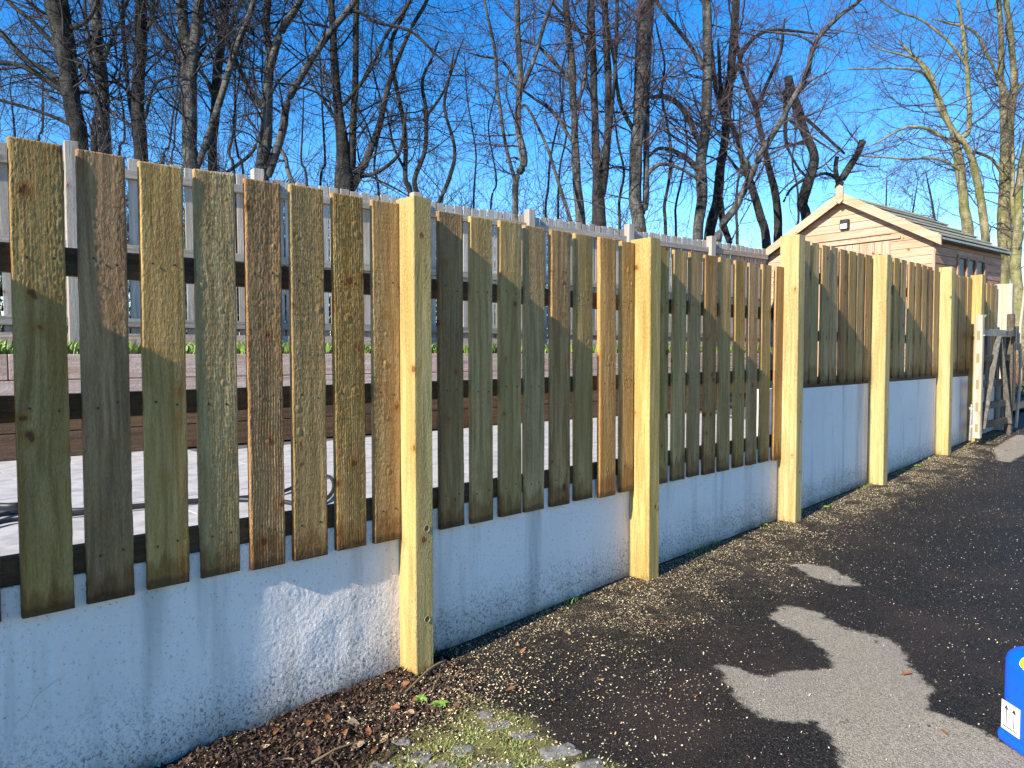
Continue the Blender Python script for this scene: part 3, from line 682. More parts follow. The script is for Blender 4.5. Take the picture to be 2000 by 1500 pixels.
# ------------------------------------------------------------------ trees
def grow(p, d, L, r, nseg, wob, lift, cur=.0):
    N = len(p); P = np.zeros((N, nseg+1, 3)); P[:, 0] = p; d = d/np.linalg.norm(d, axis=1, keepdims=True)
    st = (L/nseg)[:, None]; drift = rng.normal(0, wob*.35, (N, 3))
    for k in range(nseg):
        d = d+rng.normal(0, wob, (N, 3))+drift+np.array([0, 0, lift]); d /= np.linalg.norm(d, axis=1, keepdims=True)
        P[:, k+1] = P[:, k]+d*st
    Rd = r[:, None]*np.linspace(1, .35, nseg+1)[None]
    return P, Rd
def children(P, Rd, per, ang, lo=.15):
    N, Sg, _ = P.shape; n = N*per
    idx = np.repeat(np.arange(N), per); f = rng.uniform(lo, .98, n)*(Sg-1); k = np.minimum(f.astype(int), Sg-2); fr = (f-k)[:, None]
    a, b = P[idx, k], P[idx, k+1]; pos = a*(1-fr)+b*fr; dr = b-a; dr /= np.linalg.norm(dr, axis=1, keepdims=True)+1e-9
    rnd = rng.normal(0, 1, (n, 3)); rnd -= (rnd*dr).sum(1, keepdims=True)*dr; rnd /= np.linalg.norm(rnd, axis=1, keepdims=True)+1e-9
    an = rng.normal(ang, .2, n)[:, None]; rad = Rd[idx, k]*.6
    return pos, dr*np.cos(an)+rnd*np.sin(an), rad, 1-f/(Sg-1)
TWIGN = 0
def tree(name, label, cat, depth, limbs, mat, tmat, dens=1.0, group=None, ground=-.05, twl=1.0, spread=1.0, extend=True, reach=1.0):
    """limbs: measured runs [(px, py, width_px), ...]; the first is the trunk, taken down to the ground"""
    global TWIGN
    rr = random.Random(int(limbs[0][0][0]*7+depth)); lines = []
    base = at_depth(limbs[0][0][0], limbs[0][0][1], depth)
    root = empty(name, (base.x, base.y, ground)); tag(root, label, cat, group)
    o_ = np.array(root.location)
    done = []
    for li, lb in enumerate(limbs):
        dd = rr.uniform(-.16, .16) if li else rr.uniform(-.03, .03); pts = []; rad = []; d0 = depth; rec = []
        if li:                                   # root the limb inside the stem it springs from
            best = None; tx, ty = lb[0][0], lb[0][1]+lb[0][2]*1.3
            for rc in done:
                for (ax, ay, ad_), (bx, by, bd_) in zip(rc, rc[1:]):
                    for f in (0, .2, .4, .6, .8):
                        qx, qy = ax+(bx-ax)*f, ay+(by-ay)*f; e = math.hypot(qx-tx, qy-ty)
                        if best is None or e < best[0]: best = (e, qx, qy, ad_+(bd_-ad_)*f)
            if best[0] < 75:
                d0 = best[3]
                if best[0] > 3: lb = [(best[1], best[2], lb[0][2]*1.05)]+list(lb)
            elif not name.startswith('broken') and lb[0][1] < 400 and best[0] >= 75:
                lb = [(lb[0][0]-8, lb[0][1]+110, lb[0][2])]+list(lb)
        if lb[-1][1] > 30 and not name.startswith('broken'): lb = list(lb)+[(lb[-1][0]*1.6-lb[-2][0]*.6, lb[-1][1]*1.6-lb[-2][1]*.6, lb[-1][2]*.45)]
        for k, (px, py, wd) in enumerate(lb):
            rise = (lb[0][1]-py)/FPX*depth
            dep = d0+dd*rise; rec.append((px, py, dep))
            p = at_depth(px, py, dep); pts.append((p.x, p.y, p.z+H)); rad.append(wd*depth/FPX/2)
        done.append(rec)
        if li == 0:
            pts = [(base.x+(base.x-pts[1][0])*.15, base.y, ground-.15+H)]+pts; rad = [rad[0]*1.35]+rad
        if extend and lb[-1][1] <= 30:          # carry on above the picture
            a, b = np.array(pts[-2]), np.array(pts[-1]); d = (b-a)/(np.linalg.norm(b-a)+1e-9)
            for q in (1., 2.2):
                pts.append(tuple(b+d*q+np.array([0, 0, .25*q]))); rad.append(rad[-1]*.62)
        C = catmull([list(p)+[r] for p, r in zip(pts, rad)], 6); P = C[:, :3].copy(); rd = np.maximum(C[:, 3], .004)
        w0 = np.array([[noise.noise(Vector((x*1.1, z*1.4, li*3.1+c*9))) for c in range(3)] for x, y, z in P])
        P += w0*np.minimum(rd*.5, .03)[:, None]; P[0] = C[0, :3]
        rd = rd*(1+.10*np.array([noise.noise(Vector((z*2.3, li*5., 1))) for z in P[:, 2]]))
        lines.append((P, rd))
        V, F = tubes((P-o_)[None], rd[None], 12 if rd.max() > .06 else 7)
        if rd.max() > .05:                       # flutes and swellings of the bark, real relief
            kk = 12 if rd.max() > .06 else 7
            Vv = V.reshape(len(P), kk, 3); c = (P-o_)[:, None]; dv = Vv-c
            sc = np.array([[1+.10*noise.noise(Vector((math.cos(j*6.283/kk)*1.6+li, math.sin(j*6.283/kk)*1.6, P[i, 2]*1.2))) for j in range(kk)] for i in range(len(P))])
            V = (c+dv*sc[:, :, None]).reshape(-1, 3)
        np_mesh('trunk' if li == 0 else 'branch', V, F, mat, root, True)
    # side branches and twigs
    allV, allF, nv = [], [], 0
    def add(P, Rd, k):
        nonlocal nv
        V, F = tubes(P-o_, Rd, k); allV.append(V); allF.append(F+nv); nv += len(V)
    for li, (P, rd) in enumerate(lines):
        seg = np.linalg.norm(np.diff(P, axis=0), axis=1); L = seg.sum()
        n1 = max(2, int(L*2.6*dens))
        pos, dr, rad, _ = children(P[None], rd[None], n1, 1.0, .28 if li == 0 else .12)
        if li == 0:
            ok = pos[:, 2] > H+.2; pos, dr, rad = pos[ok], dr[ok], rad[ok]
            if not len(pos): continue
        n1 = len(pos)
        L1 = rng.uniform(.6, 2.1, n1)*reach; r1 = np.clip(rad*.5, .006, .020)
        P1, R1 = grow(pos, dr, L1, r1, 9, .16, .045)
        add(P1, R1, 4)
        p2, d2, r2, f2 = children(P1, R1, 7, .85)
        P2, R2 = grow(p2, d2, rng.uniform(.25, .95, len(p2))*twl, np.clip(r2, .0035, .007), 6, .17, .02); add(P2, R2, 3)
        p3, d3, r3, f3 = children(P2, R2, 5, .75)
        P3, R3 = grow(p3, d3, rng.uniform(.12, .5, len(p3))*twl, np.clip(r3*.8, .0022, .0035)*(depth/13)**.5, 4, .2, .01); add(P3, R3, 3)
        TWIGN += len(p3)
    if allV:
        tw = np_mesh('twigs', np.concatenate(allV), np.concatenate(allF), tmat, root); tw['kind'] = 'stuff'
    return root

G = 'bare trees standing behind the pale picket fence'
tree('bare_tree', 'thick dark bare trunk rising behind the second fence board from the left', 'tree', 11, [
    [(157, 300, 33), (147, 230, 31), (138, 170, 32), (130, 110, 36), (118, 50, 40), (110, 0, 42)],
    [(137, 185, 14), (95, 140, 12), (50, 115, 10), (0, 60, 9)], [(140, 190, 12), (90, 155, 11), (40, 128, 10), (-20, 122, 8)],
    [(128, 110, 12), (90, 70, 10), (60, 40, 9), (15, 0, 8)], [(150, 250, 8), (110, 230, 7), (60, 212, 6), (0, 195, 6)], [(130, 60, 12), (170, 40, 8), (190, 0, 7)],
    [(150, 120, 12), (175, 160, 11), (192, 205, 10), (198, 225, 8)]], bark_dark, twig_m, 1.0, G)
tree('bare_tree', 'straight grey bare trunk between the two thick dark trunks at the left', 'tree', 12, [
    [(205, 310, 25), (203, 230, 24), (197, 150, 22), (190, 80, 20), (185, 0, 20)], [(188, 300, 16), (186, 240, 13), (196, 200, 11), (186, 130, 9), (170, 60, 7), (165, 0, 6)],
    [(205, 110, 8), (225, 60, 6), (250, 0, 5)], [(212, 215, 7), (240, 235, 5), (262, 250, 5)]], bark_grey, twig_m, 1.0, G)
tree('bare_tree', 'dark upright bare trunk behind the third fence board', 'tree', 11.5, [
    [(277, 320, 27), (272, 240, 25), (271, 160, 23), (273, 80, 22), (276, 0, 22)], [(262, 240, 9), (250, 170, 8), (243, 90, 7), (240, 0, 6)],
    [(284, 230, 7), (300, 170, 6), (330, 150, 5), (352, 150, 4)], [(285, 60, 8), (298, 30, 7), (300, 0, 6)]], bark_dark, twig_m, 1.0, G)
tree('bare_tree', 'thick pale grey bare trunk that doubles higher up, behind the fourth fence board', 'tree', 11.5, [
    [(376, 345, 32), (371, 280, 28), (370, 200, 29), (366, 120, 30), (358, 50, 22), (355, 0, 20)], [(375, 140, 22), (382, 70, 20), (388, 0, 18)],
    [(380, 338, 12), (397, 300, 13), (420, 230, 14), (445, 140, 13), (470, 70, 12), (495, 0, 11)], [(358, 140, 9), (335, 95, 8), (305, 45, 7), (285, 0, 6)]], bark_grey, twig_m, 1.0, G)
tree('bare_tree', 'slim dark upright trunk to the right of the doubled pale trunk', 'tree', 13, [
    [(415, 345, 18), (418, 250, 18), (424, 150, 18), (434, 60, 16), (440, 0, 15)], [(422, 190, 9), (400, 150, 7), (380, 130, 6)], [(436, 90, 8), (455, 40, 7), (470, 0, 6)]], bark_dark, twig_m, 1.0, G)
tree('bare_tree', 'bare tree with a short trunk forking wide, behind the fifth and sixth fence boards', 'tree', 12, [
    [(512, 365, 26), (516, 290, 24), (521, 210, 22), (526, 120, 15), (522, 50, 14), (525, 0, 13)],
    [(514, 362, 14), (530, 330, 16), (552, 250, 16), (562, 200, 14), (600, 130, 13), (640, 70, 12), (695, 0, 11)], [(510, 205, 12), (480, 160, 10), (445, 80, 9), (410, 10, 8)],
    [(532, 110, 15), (550, 60, 14), (585, 5, 13)], [(540, 285, 9), (556, 305, 8), (562, 335, 9), (585, 390, 10)], [(508, 260, 8), (490, 300, 7), (440, 340, 6)]], bark_grey, twig_m, 1.1, G)
tree('bare_tree', 'dark bare tree with a broad flared foot beside the seventh fence board', 'tree', 12, [
    [(672, 385, 42), (672, 320, 30), (664, 240, 20), (656, 160, 16), (652, 80, 14), (645, 0, 13)],
    [(684, 330, 16), (690, 240, 14), (694, 130, 12), (697, 0, 11)], [(690, 365, 18), (722, 300, 14), (745, 230, 12), (765, 150, 10), (800, 60, 8), (835, 0, 7)],
    [(700, 345, 9), (740, 335, 8), (780, 300, 7), (790, 240, 6)], [(676, 200, 8), (720, 140, 7), (760, 60, 6), (800, 0, 5)],
    [(655, 230, 6), (620, 180, 5), (600, 140, 5)], [(650, 60, 8), (690, 22, 7), (740, 45, 6), (800, 60, 6), (850, 105, 4)]], bark_dark, twig_m, 1.1, G)
tree('bare_tree', 'slender twisting dark tree just above the first square fence post', 'tree', 12.5, [
    [(803, 400, 12), (792, 350, 10), (790, 250, 9), (770, 150, 8), (765, 80, 8), (800, 0, 7)], [(820, 400, 11), (808, 352, 10), (830, 290, 9), (832, 220, 8), (825, 160, 7), (845, 110, 5)],
    [(850, 405, 9), (880, 340, 8), (888, 290, 7), (868, 210, 6), (880, 140, 5)], [(830, 230, 7), (865, 180, 5), (890, 115, 4)], [(790, 330, 6), (770, 290, 5), (760, 240, 4)]], bark_dark, twig_m, 1.0, G)
tree('bare_tree', 'thin crooked bare tree alone in the open sky left of centre', 'tree', 13, [
    [(1006, 425, 12), (1008, 350, 13), (1024, 315, 15), (1013, 240, 12), (1016, 165, 12), (1012, 80, 11), (1010, 0, 10)], [(1005, 350, 8), (985, 270, 7), (972, 180, 7), (965, 90, 6), (945, 0, 5)],
    [(1022, 165, 9), (1045, 110, 8), (1065, 40, 7), (1080, 0, 6)], [(1010, 160, 6), (980, 120, 5), (940, 110, 4)], [(1030, 210, 5), (1070, 290, 6), (1095, 370, 7), (1118, 440, 8)]], bark_grey, twigr_m, 1.1, G)
tree('bare_tree', 'rough barked upright tree right of the thin crooked one', 'tree', 13.5, [
    [(1134, 445, 20), (1126, 350, 17), (1122, 250, 14), (1118, 150, 14), (1110, 60, 13), (1105, 0, 13)], [(1118, 160, 8), (1080, 120, 7), (1050, 90, 6), (1020, 80, 5)], [(1126, 210, 7), (1145, 130, 7), (1150, 0, 6)],
    [(1120, 280, 7), (1080, 220, 6), (1040, 190, 5), (1010, 170, 4)]], bark_grey, twigr_m, 1.0, G)
tree('bare_tree', 'dark forked tree with two close upright stems over the middle of the fence', 'tree', 13.5, [
    [(1170, 450, 28), (1168, 380, 24), (1163, 300, 16), (1160, 180, 14), (1158, 80, 13), (1155, 0, 12)], [(1178, 370, 18), (1185, 290, 15), (1188, 180, 14), (1185, 80, 13), (1182, 0, 12)],
    [(1190, 270, 8), (1200, 150, 7), (1205, 0, 7)], [(1160, 120, 8), (1130, 60, 7), (1090, 20, 6)]], bark_dark, twigr_m, 1.0, G)
tree('bare_tree', 'tall grey trunk with deep ridges standing over the second square fence post', 'tree', 14, [
    [(1250, 465, 27), (1240, 390, 25), (1240, 320, 24), (1248, 230, 26), (1254, 120, 26), (1256, 50, 24), (1258, 0, 24)], [(1262, 400, 12), (1262, 280, 12), (1264, 180, 10), (1270, 90, 9), (1275, 0, 8)],
    [(1235, 250, 9), (1210, 200, 8), (1200, 130, 6), (1190, 60, 5)], [(1262, 340, 9), (1290, 320, 8), (1330, 330, 6), (1362, 350, 5)]], bark_grey, twigr_m, 1.0, G)
tree('bare_tree', 'sunlit grey trunk dividing above the third fence bay', 'tree', 15, [
    [(1363, 475, 20), (1370, 390, 21), (1370, 320, 21), (1378, 240, 20), (1382, 120, 18), (1380, 0, 17)], [(1362, 270, 12), (1335, 215, 11), (1300, 190, 9), (1275, 190, 7)],
    [(1372, 130, 9), (1340, 80, 8), (1300, 30, 7), (1280, 0, 6)], [(1362, 330, 12), (1335, 305, 10), (1290, 290, 7), (1268, 305, 5)]], bark_grey, twigr_m, 1.0, G)
tree('bare_tree', 'dark leaning trunk close right of the sunlit dividing trunk', 'tree', 15.5, [
    [(1385, 475, 21), (1400, 390, 19), (1412, 300, 17), (1420, 220, 16), (1430, 110, 16), (1438, 0, 15)], [(1418, 240, 11), (1400, 180, 10), (1392, 110, 8), (1380, 40, 7)],
    [(1428, 160, 9), (1460, 90, 8), (1500, 60, 6), (1560, 62, 5), (1600, 68, 4)], [(1424, 480, 12), (1410, 430, 12), (1405, 380, 10)]], bark_dark, twigr_m, 1.1, G)
tree('bare_tree', 'long pale stem slanting right across the sky toward the shed', 'tree', 14.5, [
    [(1400, 478, 16), (1440, 400, 14), (1470, 335, 13), (1500, 280, 12), (1545, 200, 11), (1575, 150, 10), (1592, 85, 9), (1640, 30, 8), (1680, 0, 6)],
    [(1545, 200, 7), (1580, 160, 5), (1610, 145, 3)], [(1470, 335, 6), (1440, 290, 5), (1400, 260, 4)], [(1530, 225, 5), (1560, 250, 5), (1620, 290, 3)], [(1592, 90, 5), (1560, 70, 4), (1500, 62, 4)]], bark_grey, twigr_m, 1.0, G)
tree('bare_tree', 'mossy curved trunk leaning left, just left of the shed roof', 'tree', 15.5, [
    [(1498, 485, 17), (1485, 420, 16), (1466, 355, 14), (1448, 300, 12), (1436, 260, 10), (1410, 190, 8), (1405, 120, 7)], [(1466, 350, 8), (1440, 330, 7), (1425, 310, 5)]], bark_dark, twigr_m, 1.0, G)
tree('bare_tree', 'curved dark trunk rising beside the left slope of the shed roof', 'tree', 15.8, [
    [(1520, 475, 17), (1518, 400, 15), (1505, 335, 13), (1490, 280, 11), (1475, 210, 11), (1455, 160, 9), (1440, 90, 7)], [(1475, 220, 8), (1500, 160, 7), (1525, 100, 6), (1530, 60, 5)]], bark_dark, twigr_m, 1.0, G)
tree('broken_tree', 'dark ivy clad tree with a snapped off top above the shed roof', 'tree', 16, [
    [(1576, 440, 19), (1568, 395, 20), (1588, 330, 19), (1588, 300, 18), (1572, 260, 17), (1558, 215, 17), (1545, 185, 18), (1538, 150, 16)],
    [(1537, 280, 7), (1535, 220, 9), (1533, 175, 9)], [(1570, 230, 7), (1610, 265, 6), (1650, 300, 4)], [(1535, 285, 5), (1560, 330, 5), (1575, 345, 5)], [(1572, 350, 6), (1545, 370, 5), (1530, 395, 4)]], bark_dark, twigr_m, .55, 'broken trees by the shed', reach=.7, twl=.8)
tree('broken_tree', 'dark stump forking into two cut limbs behind the shed gable peak', 'tree', 16, [
    [(1642, 400, 15), (1640, 365, 14), (1655, 335, 14), (1672, 305, 13), (1684, 275, 14)], [(1636, 360, 10), (1632, 330, 9), (1635, 305, 8)], [(1632, 345, 7), (1610, 338, 6), (1588, 345, 6)]], bark_dark, twigr_m, .5, 'broken trees by the shed', reach=.5, twl=.7)
tree('bare_tree', 'sunlit mossy tree with branches arching left over the shed roof', 'tree', 21, [
    [(1890, 470, 20), (1882, 400, 18), (1875, 330, 18), (1862, 260, 12), (1835, 210, 10), (1820, 150, 8), (1780, 105, 6)], [(1925, 475, 16), (1908, 350, 14), (1890, 290, 12), (1872, 265, 9)],
    [(1892, 250, 9), (1890, 150, 8), (1880, 60, 7), (1870, 0, 6)], [(1870, 290, 7), (1820, 255, 6), (1770, 250, 5), (1720, 275, 3)], [(1872, 330, 6), (1830, 310, 5), (1770, 310, 4), (1700, 306, 3)],
    [(1860, 250, 7), (1830, 180, 6), (1790, 120, 5), (1730, 100, 3)], [(1845, 225, 6), (1810, 150, 5), (1770, 135, 4), (1700, 135, 3)], [(1890, 130, 6), (1850, 80, 5), (1800, 40, 4), (1750, 20, 3)]], bark_gold, twigr_m, 1.1, 'sunlit trees beyond the shed', -.9, twl=1.35, reach=1.5)
tree('bare_tree', 'thick sunlit golden mossy trunk at the right beyond the shed, forking high up', 'tree', 22, [
    [(1957, 600, 26), (1960, 500, 24), (1962, 400, 24), (1968, 300, 24), (1966, 230, 22), (1955, 160, 12), (1955, 80, 10), (1950, 0, 9)], [(1972, 240, 14), (1980, 160, 12), (1975, 80, 10), (1965, 0, 10)],
    [(1955, 170, 7), (1930, 110, 6), (1900, 60, 5), (1850, 45, 4)], [(1958, 340, 7), (1935, 310, 6), (1900, 295, 5)], [(1980, 180, 7), (2010, 150, 6), (2040, 90, 5)]], bark_gold, twigr_m, 1.1, 'sunlit trees beyond the shed', -.9, twl=1.35, reach=1.5)
tree('bare_tree', 'sunlit mossy trunk at the right edge of the photo beyond the gate', 'tree', 21, [
    [(1992, 640, 26), (1985, 540, 20), (1988, 440, 16), (1992, 350, 14), (2005, 280, 12), (2020, 200, 10)], [(1985, 470, 9), (1978, 400, 8), (1978, 330, 7)]], bark_gold, twigr_m, 1.0, 'sunlit trees beyond the shed', -.9, twl=1.3, reach=1.3)
# slender saplings between the big trunks: each one counted apart
SAPS = [(30, 5, 'thin sapling against the sky left of the first thick trunk'), (75, 5, 'thin sapling close left of the first thick dark trunk'), (232, 5, 'thin sapling between the second and third trunks from the left'),
        (318, 5, 'crooked thin sapling between the third trunk and the doubled pale trunk'), (335, 4, 'fine sapling touching the doubled pale trunk on its left'), (458, 6, 'sapling just left of the wide forking tree'), (476, 5, 'finer sapling nearest the foot of the wide forking tree'),
        (600, 5, 'thin sapling right of the wide forking tree'), (625, 5, 'thin sapling just left of the tree with the broad flared foot'), (740, 5, 'thin sapling right of the tree with the broad flared foot'), (925, 4, 'lone thin sapling left of the crooked tree in the open sky'),
        (958, 4, 'fine sapling nearest the crooked tree in the open sky'), (1065, 5, 'thin sapling right of the crooked tree in the open sky'), (1090, 5, 'thin sapling next to the rough barked upright tree'), (1210, 6, 'sapling between the close dark stems and the tall ridged trunk'),
        (1300, 7, 'stout sapling right of the tall ridged grey trunk'), (1320, 5, 'fine sapling just left of the sunlit dividing trunk'), (1440, 6, 'sapling behind the long pale slanting stem'), (1555, 5, 'sapling by the left slope of the shed roof'),
        (1720, 5, 'thin sapling just over the right slope of the shed roof'), (1775, 5, 'thin sapling over the middle of the shed roof edge'), (1835, 6, 'sapling left of the sunlit arching tree beyond the shed')]
sap = random.Random(21); SG = 'slender saplings among the bare trees'
for i, (px, w_, slab) in enumerate(SAPS):
    dpt = sap.uniform(12.5, 17) if px < 1500 else 21; top = sap.randint(0, 200) if px < 1650 else sap.randint(330, 430); x = px; y = 300+px*.12 if px < 1500 else 480; lb = []
    yy = y
    while yy > top: lb.append((x, yy, w_*(.5+.5*(yy-top)/(y-top+1)))); yy -= 55; x += sap.uniform(-13, 13)
    if len(lb) < 3: lb.append((x, yy, 2))
    tree('sapling', slab, 'tree', dpt, [lb], bark_dark, twigr_m if px > 850 else twig_m, .9, SG, ground=-.05 if px < 1600 else -.9, twl=.8, reach=.75)
# thicket of scrub twigs low behind the fence, one uncountable mass
def thicket(name, label, a, b, off0, off1, n, zt, mat):
    s = rng.uniform(a, b, n); o_ = rng.uniform(off0, off1, n)
    p = np.stack([SP[0]+BD.x*s+BN.x*o_, SP[1]+BD.y*s+BN.y*o_, np.full(n, H-.05)], 1)
    d = np.stack([rng.normal(0, .22, n), rng.normal(0, .22, n), np.ones(n)], 1)
    P1, R1 = grow(p, d, rng.uniform(.55, 1.15, n)*zt, np.full(n, .009), 10, .10, .02)
    p2, d2, r2, _ = children(P1, R1, 9, .8, .3); P2, R2 = grow(p2, d2, rng.uniform(.3, 1.0, len(p2)), np.full(len(p2), .0045), 6, .16, .02)
    p3, d3, r3, _ = children(P2, R2, 3, .8, .2); P3, R3 = grow(p3, d3, rng.uniform(.15, .5, len(p3)), np.full(len(p3), .003), 4, .2, .0)
    Vs, Fs, nv = [], [], 0
    for P, Rd, k in ((P1, R1, 4), (P2, R2, 3), (P3, R3, 3)):
        V, F = tubes(P, Rd, k); Vs.append(V); Fs.append(F+nv); nv += len(V)
    tag(np_mesh(name, np.concatenate(Vs), np.concatenate(Fs), mat), label, 'scrub', kind='stuff')
thicket('scrub_thicket', 'tangled leafless scrub low behind the pale picket fence', -6, 9, -9, -2.2, 620, 3.3, twig_m)
thicket('far_thicket', 'hazy mass of fine reddish twigs far behind the bare trees', -2, 26, -13, -7, 620, 4.3, twigr_m)
# brown brushwood at the right beyond the gate
n = 900; p = np.stack([rng.uniform(-4.5, .2, n), rng.uniform(19, 26, n), np.full(n, -.95+H)], 1)
P1, R1 = grow(p, np.stack([rng.normal(0, .5, n), rng.normal(0, .5, n), np.ones(n)], 1), rng.uniform(.5, 2.0, n), np.full(n, .012), 7, .2, -.02)
V, F = tubes(P1, R1, 3); tag(np_mesh('brushwood', V, F, plain('dry_bramble', (.20, .10, .05), .8)), 'russet brushwood round the trunks beyond the gate', 'scrub', kind='stuff')

# ------------------------------------------------------------------ shed
SR = Vector((-.70, 11.79)); ang = math.atan2(.265, -2.89)-math.pi       # front runs toward -x, slightly back
shed = empty('shed', (SR.x, SR.y, -.45), ang); tag(shed, 'new pink timber garden shed with gable front and small black solar lamp', 'shed')
Wd, Ln, ze, za, zb = 2.90, 2.75, 1.665+.45, 2.50+.45, 0.0
# local: x from -Wd (left eave) to 0 (right eave); y into the depth; z from its floor
ov = .10
def roofz(x): return za-(za-ze)*abs(x+Wd/2)/(Wd/2)
core = MB(); core.prism([(-Wd+ov, 0), (-ov, 0), (-ov, roofz(-ov)-.07), (-Wd/2, za-.07), (-Wd+ov, roofz(-Wd+ov)-.07)], 1, .13, Ln-.08)
core.build('frame_and_lining', shedv_m, shed)
pl = .125; z = .0; i = 0
dx0, dx1, dz = -2.02, -.72, 2.16                       # double door opening
while z < za-.1:
    zt = min(z+pl, za-.09)
    def halfw(zz): return Wd/2-ov if zz < roofz(-ov)-.07 else max(.02, (za-.07-zz)/((za-ze)/(Wd/2)))
    wa, wb = halfw(z), halfw(zt); c = -Wd/2
    spans = [(c-wa, c+wa, c-wb, c+wb)]
    if z < dz-.02: spans = [(c-wa, dx0, c-wb, dx0), (dx1, c+wa, dx1, c+wb)]
    for a, b, a2, b2 in spans:
        if b-a < .03: continue
        bm = bmesh.new(); yb, y1, y2 = .128, .104, .112
        vs = [bm.verts.new(q) for q in [(a, y1, z+.003), (b, y1, z+.003), (b2, y2, zt-.003), (a2, y2, zt-.003), (a, yb, z+.003), (b, yb, z+.003), (b2, yb, zt-.003), (a2, yb, zt-.003)]]
        for f in [(0, 1, 2, 3), (7, 6, 5, 4), (0, 4, 5, 1), (1, 5, 6, 2), (2, 6, 7, 3), (3, 7, 4, 0)]: bm.faces.new([vs[q] for q in f])
        me = bpy.data.meshes.new('cladding_board'); bm.to_mesh(me); bm.free(); me.materials.append(shed_m)
        o = bpy.data.objects.new('cladding_board', me); COL.objects.link(o); o.parent = shed
    z += pl; i += 1
z = 0
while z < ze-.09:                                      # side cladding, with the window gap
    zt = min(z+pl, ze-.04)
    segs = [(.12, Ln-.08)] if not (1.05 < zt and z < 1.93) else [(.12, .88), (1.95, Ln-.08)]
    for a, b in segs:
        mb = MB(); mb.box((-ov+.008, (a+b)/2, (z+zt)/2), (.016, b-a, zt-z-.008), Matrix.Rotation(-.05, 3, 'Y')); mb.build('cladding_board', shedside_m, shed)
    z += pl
door = MB(); door.box(((dx0+dx1)/2, .118, dz/2), (dx1-dx0-.012, .012, dz-.02)); dr = door.build('door', shedv_m, shed)
nb = 11
for q in range(nb):
    wdt = (dx1-dx0-.02)/nb; mb = MB(); mb.box((dx0+.01+wdt*(q+.5), .104, dz/2), (wdt-.006, .014, dz-.03), bev=.002); mb.build('door_board', shedv_m, dr)
for sgn, hx in ((1, dx0+.02), (-1, dx1-.02)):
    mb = MB(); mb.prism([(hx, dz-.27), (hx+sgn*.42, dz-.295), (hx+sgn*.42, dz-.31), (hx, dz-.335)], 1, .086, .094); mb.box((hx-sgn*.03, .090, dz-.30), (.05, .01, .13)); mb.build('hinge', steel_m, dr)
mb = MB(); mb.box(((dx0+dx1)/2-.03, .090, dz-.42), (.13, .014, .03)); mb.cyl(((dx0+dx1)/2, .06, dz-.42), ((dx0+dx1)/2, .09, dz-.42), .012); mb.build('latch', steel_m, dr)
mb = MB(); mb.box(((dx0+dx1)/2, .090, dz+.02), (dx1-dx0+.30, .03, .035), bev=.003); mb.build('drip_rail', shed_m, shed)
mb = MB(); mb.box((-.105, .104, .95), (.045, .03, 1.9), bev=.003); mb.build('corner_trim', shedv_m, shed)
mb = MB(); mb.box((-Wd/2+.02, .078, za-.47), (.15, .05, .16), bev=.012); lamp = mb.build('solar_lamp', iron_m, shed)
mb = MB(); mb.box((-Wd/2+.02, .049, za-.50), (.10, .008, .075)); mb.build('lamp_lens', plain('pale_lens', (.75, .77, .8), .3), lamp)
# roof: two slopes, battens, barge boards, finial
felt_m = plain('green_grey_felt', (.36, .40, .36), .9, 0, 12, .3, .004); batten_m = wood('roof_batten', (.70, .62, .46), (.52, .44, .3), axis=1, knots=.2, rough_bump=.3, var=.1, sawn=False)
sl_ = math.atan2(za-ze, Wd/2)
for sgn in (-1, 1):
    c, n_ = -Wd/2, sgn
    ex = c+sgn*(Wd/2+.03)
    p = [(c, za), (ex, roofz(ex)), (ex, roofz(ex)-.022), (c, za-.022)]
    mb = MB(); mb.prism(p, 1, -.0, Ln+.05); rf = mb.build('roof', felt_m, shed)
    L = math.hypot(Wd/2, za-ze)
    for kk in range(1, 7 if sgn > 0 else 2):
        f = kk/6.2; cx = c+sgn*(Wd/2)*f; cz = za-(za-ze)*f
        mb = MB(); mb.box((cx, Ln/2+.02, cz+.014), (.045 if kk % 2 else .075, Ln+.03, .020), Matrix.Identity(3)); mb.build('batten', batten_m, rf)
    mb = MB(); mb.prism([(c, za+.03), (ex+sgn*.02, roofz(ex)+.02), (ex+sgn*.02, roofz(ex)-.115), (c, za-.12)], 1, -.045 if sgn < 0 else -.044, -.018); mb.build('barge_board', shed_m, shed)
mb = MB(); mb.prism([(-Wd/2-.06, za+.10), (-Wd/2, za+.14), (-Wd/2+.06, za+.10), (-Wd/2+.06, za-.11), (-Wd/2, za-.16), (-Wd/2-.06, za-.11)], 1, -.07, -.046); mb.build('finial', shed_m, shed)
mb = MB(); mb.box((.0, Ln/2, ze-.03), (.02, Ln+.02, .06)); mb.build('fascia', gatedark_m, shed)
glass_m = plain('dark_window_glass', (.015, .018, .02), .3); glass_m.node_tree.nodes['Principled BSDF'].inputs['Specular IOR Level'].default_value = .12
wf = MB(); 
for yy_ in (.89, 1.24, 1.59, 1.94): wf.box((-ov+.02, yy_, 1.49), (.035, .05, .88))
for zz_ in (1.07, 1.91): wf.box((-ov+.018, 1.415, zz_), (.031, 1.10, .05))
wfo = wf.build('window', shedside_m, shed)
for q in range(3):
    mb = MB(); mb.box((-ov+.008, 1.065+q*.35, 1.49), (.008, .29, .79)); mb.build('pane', glass_m, wfo)

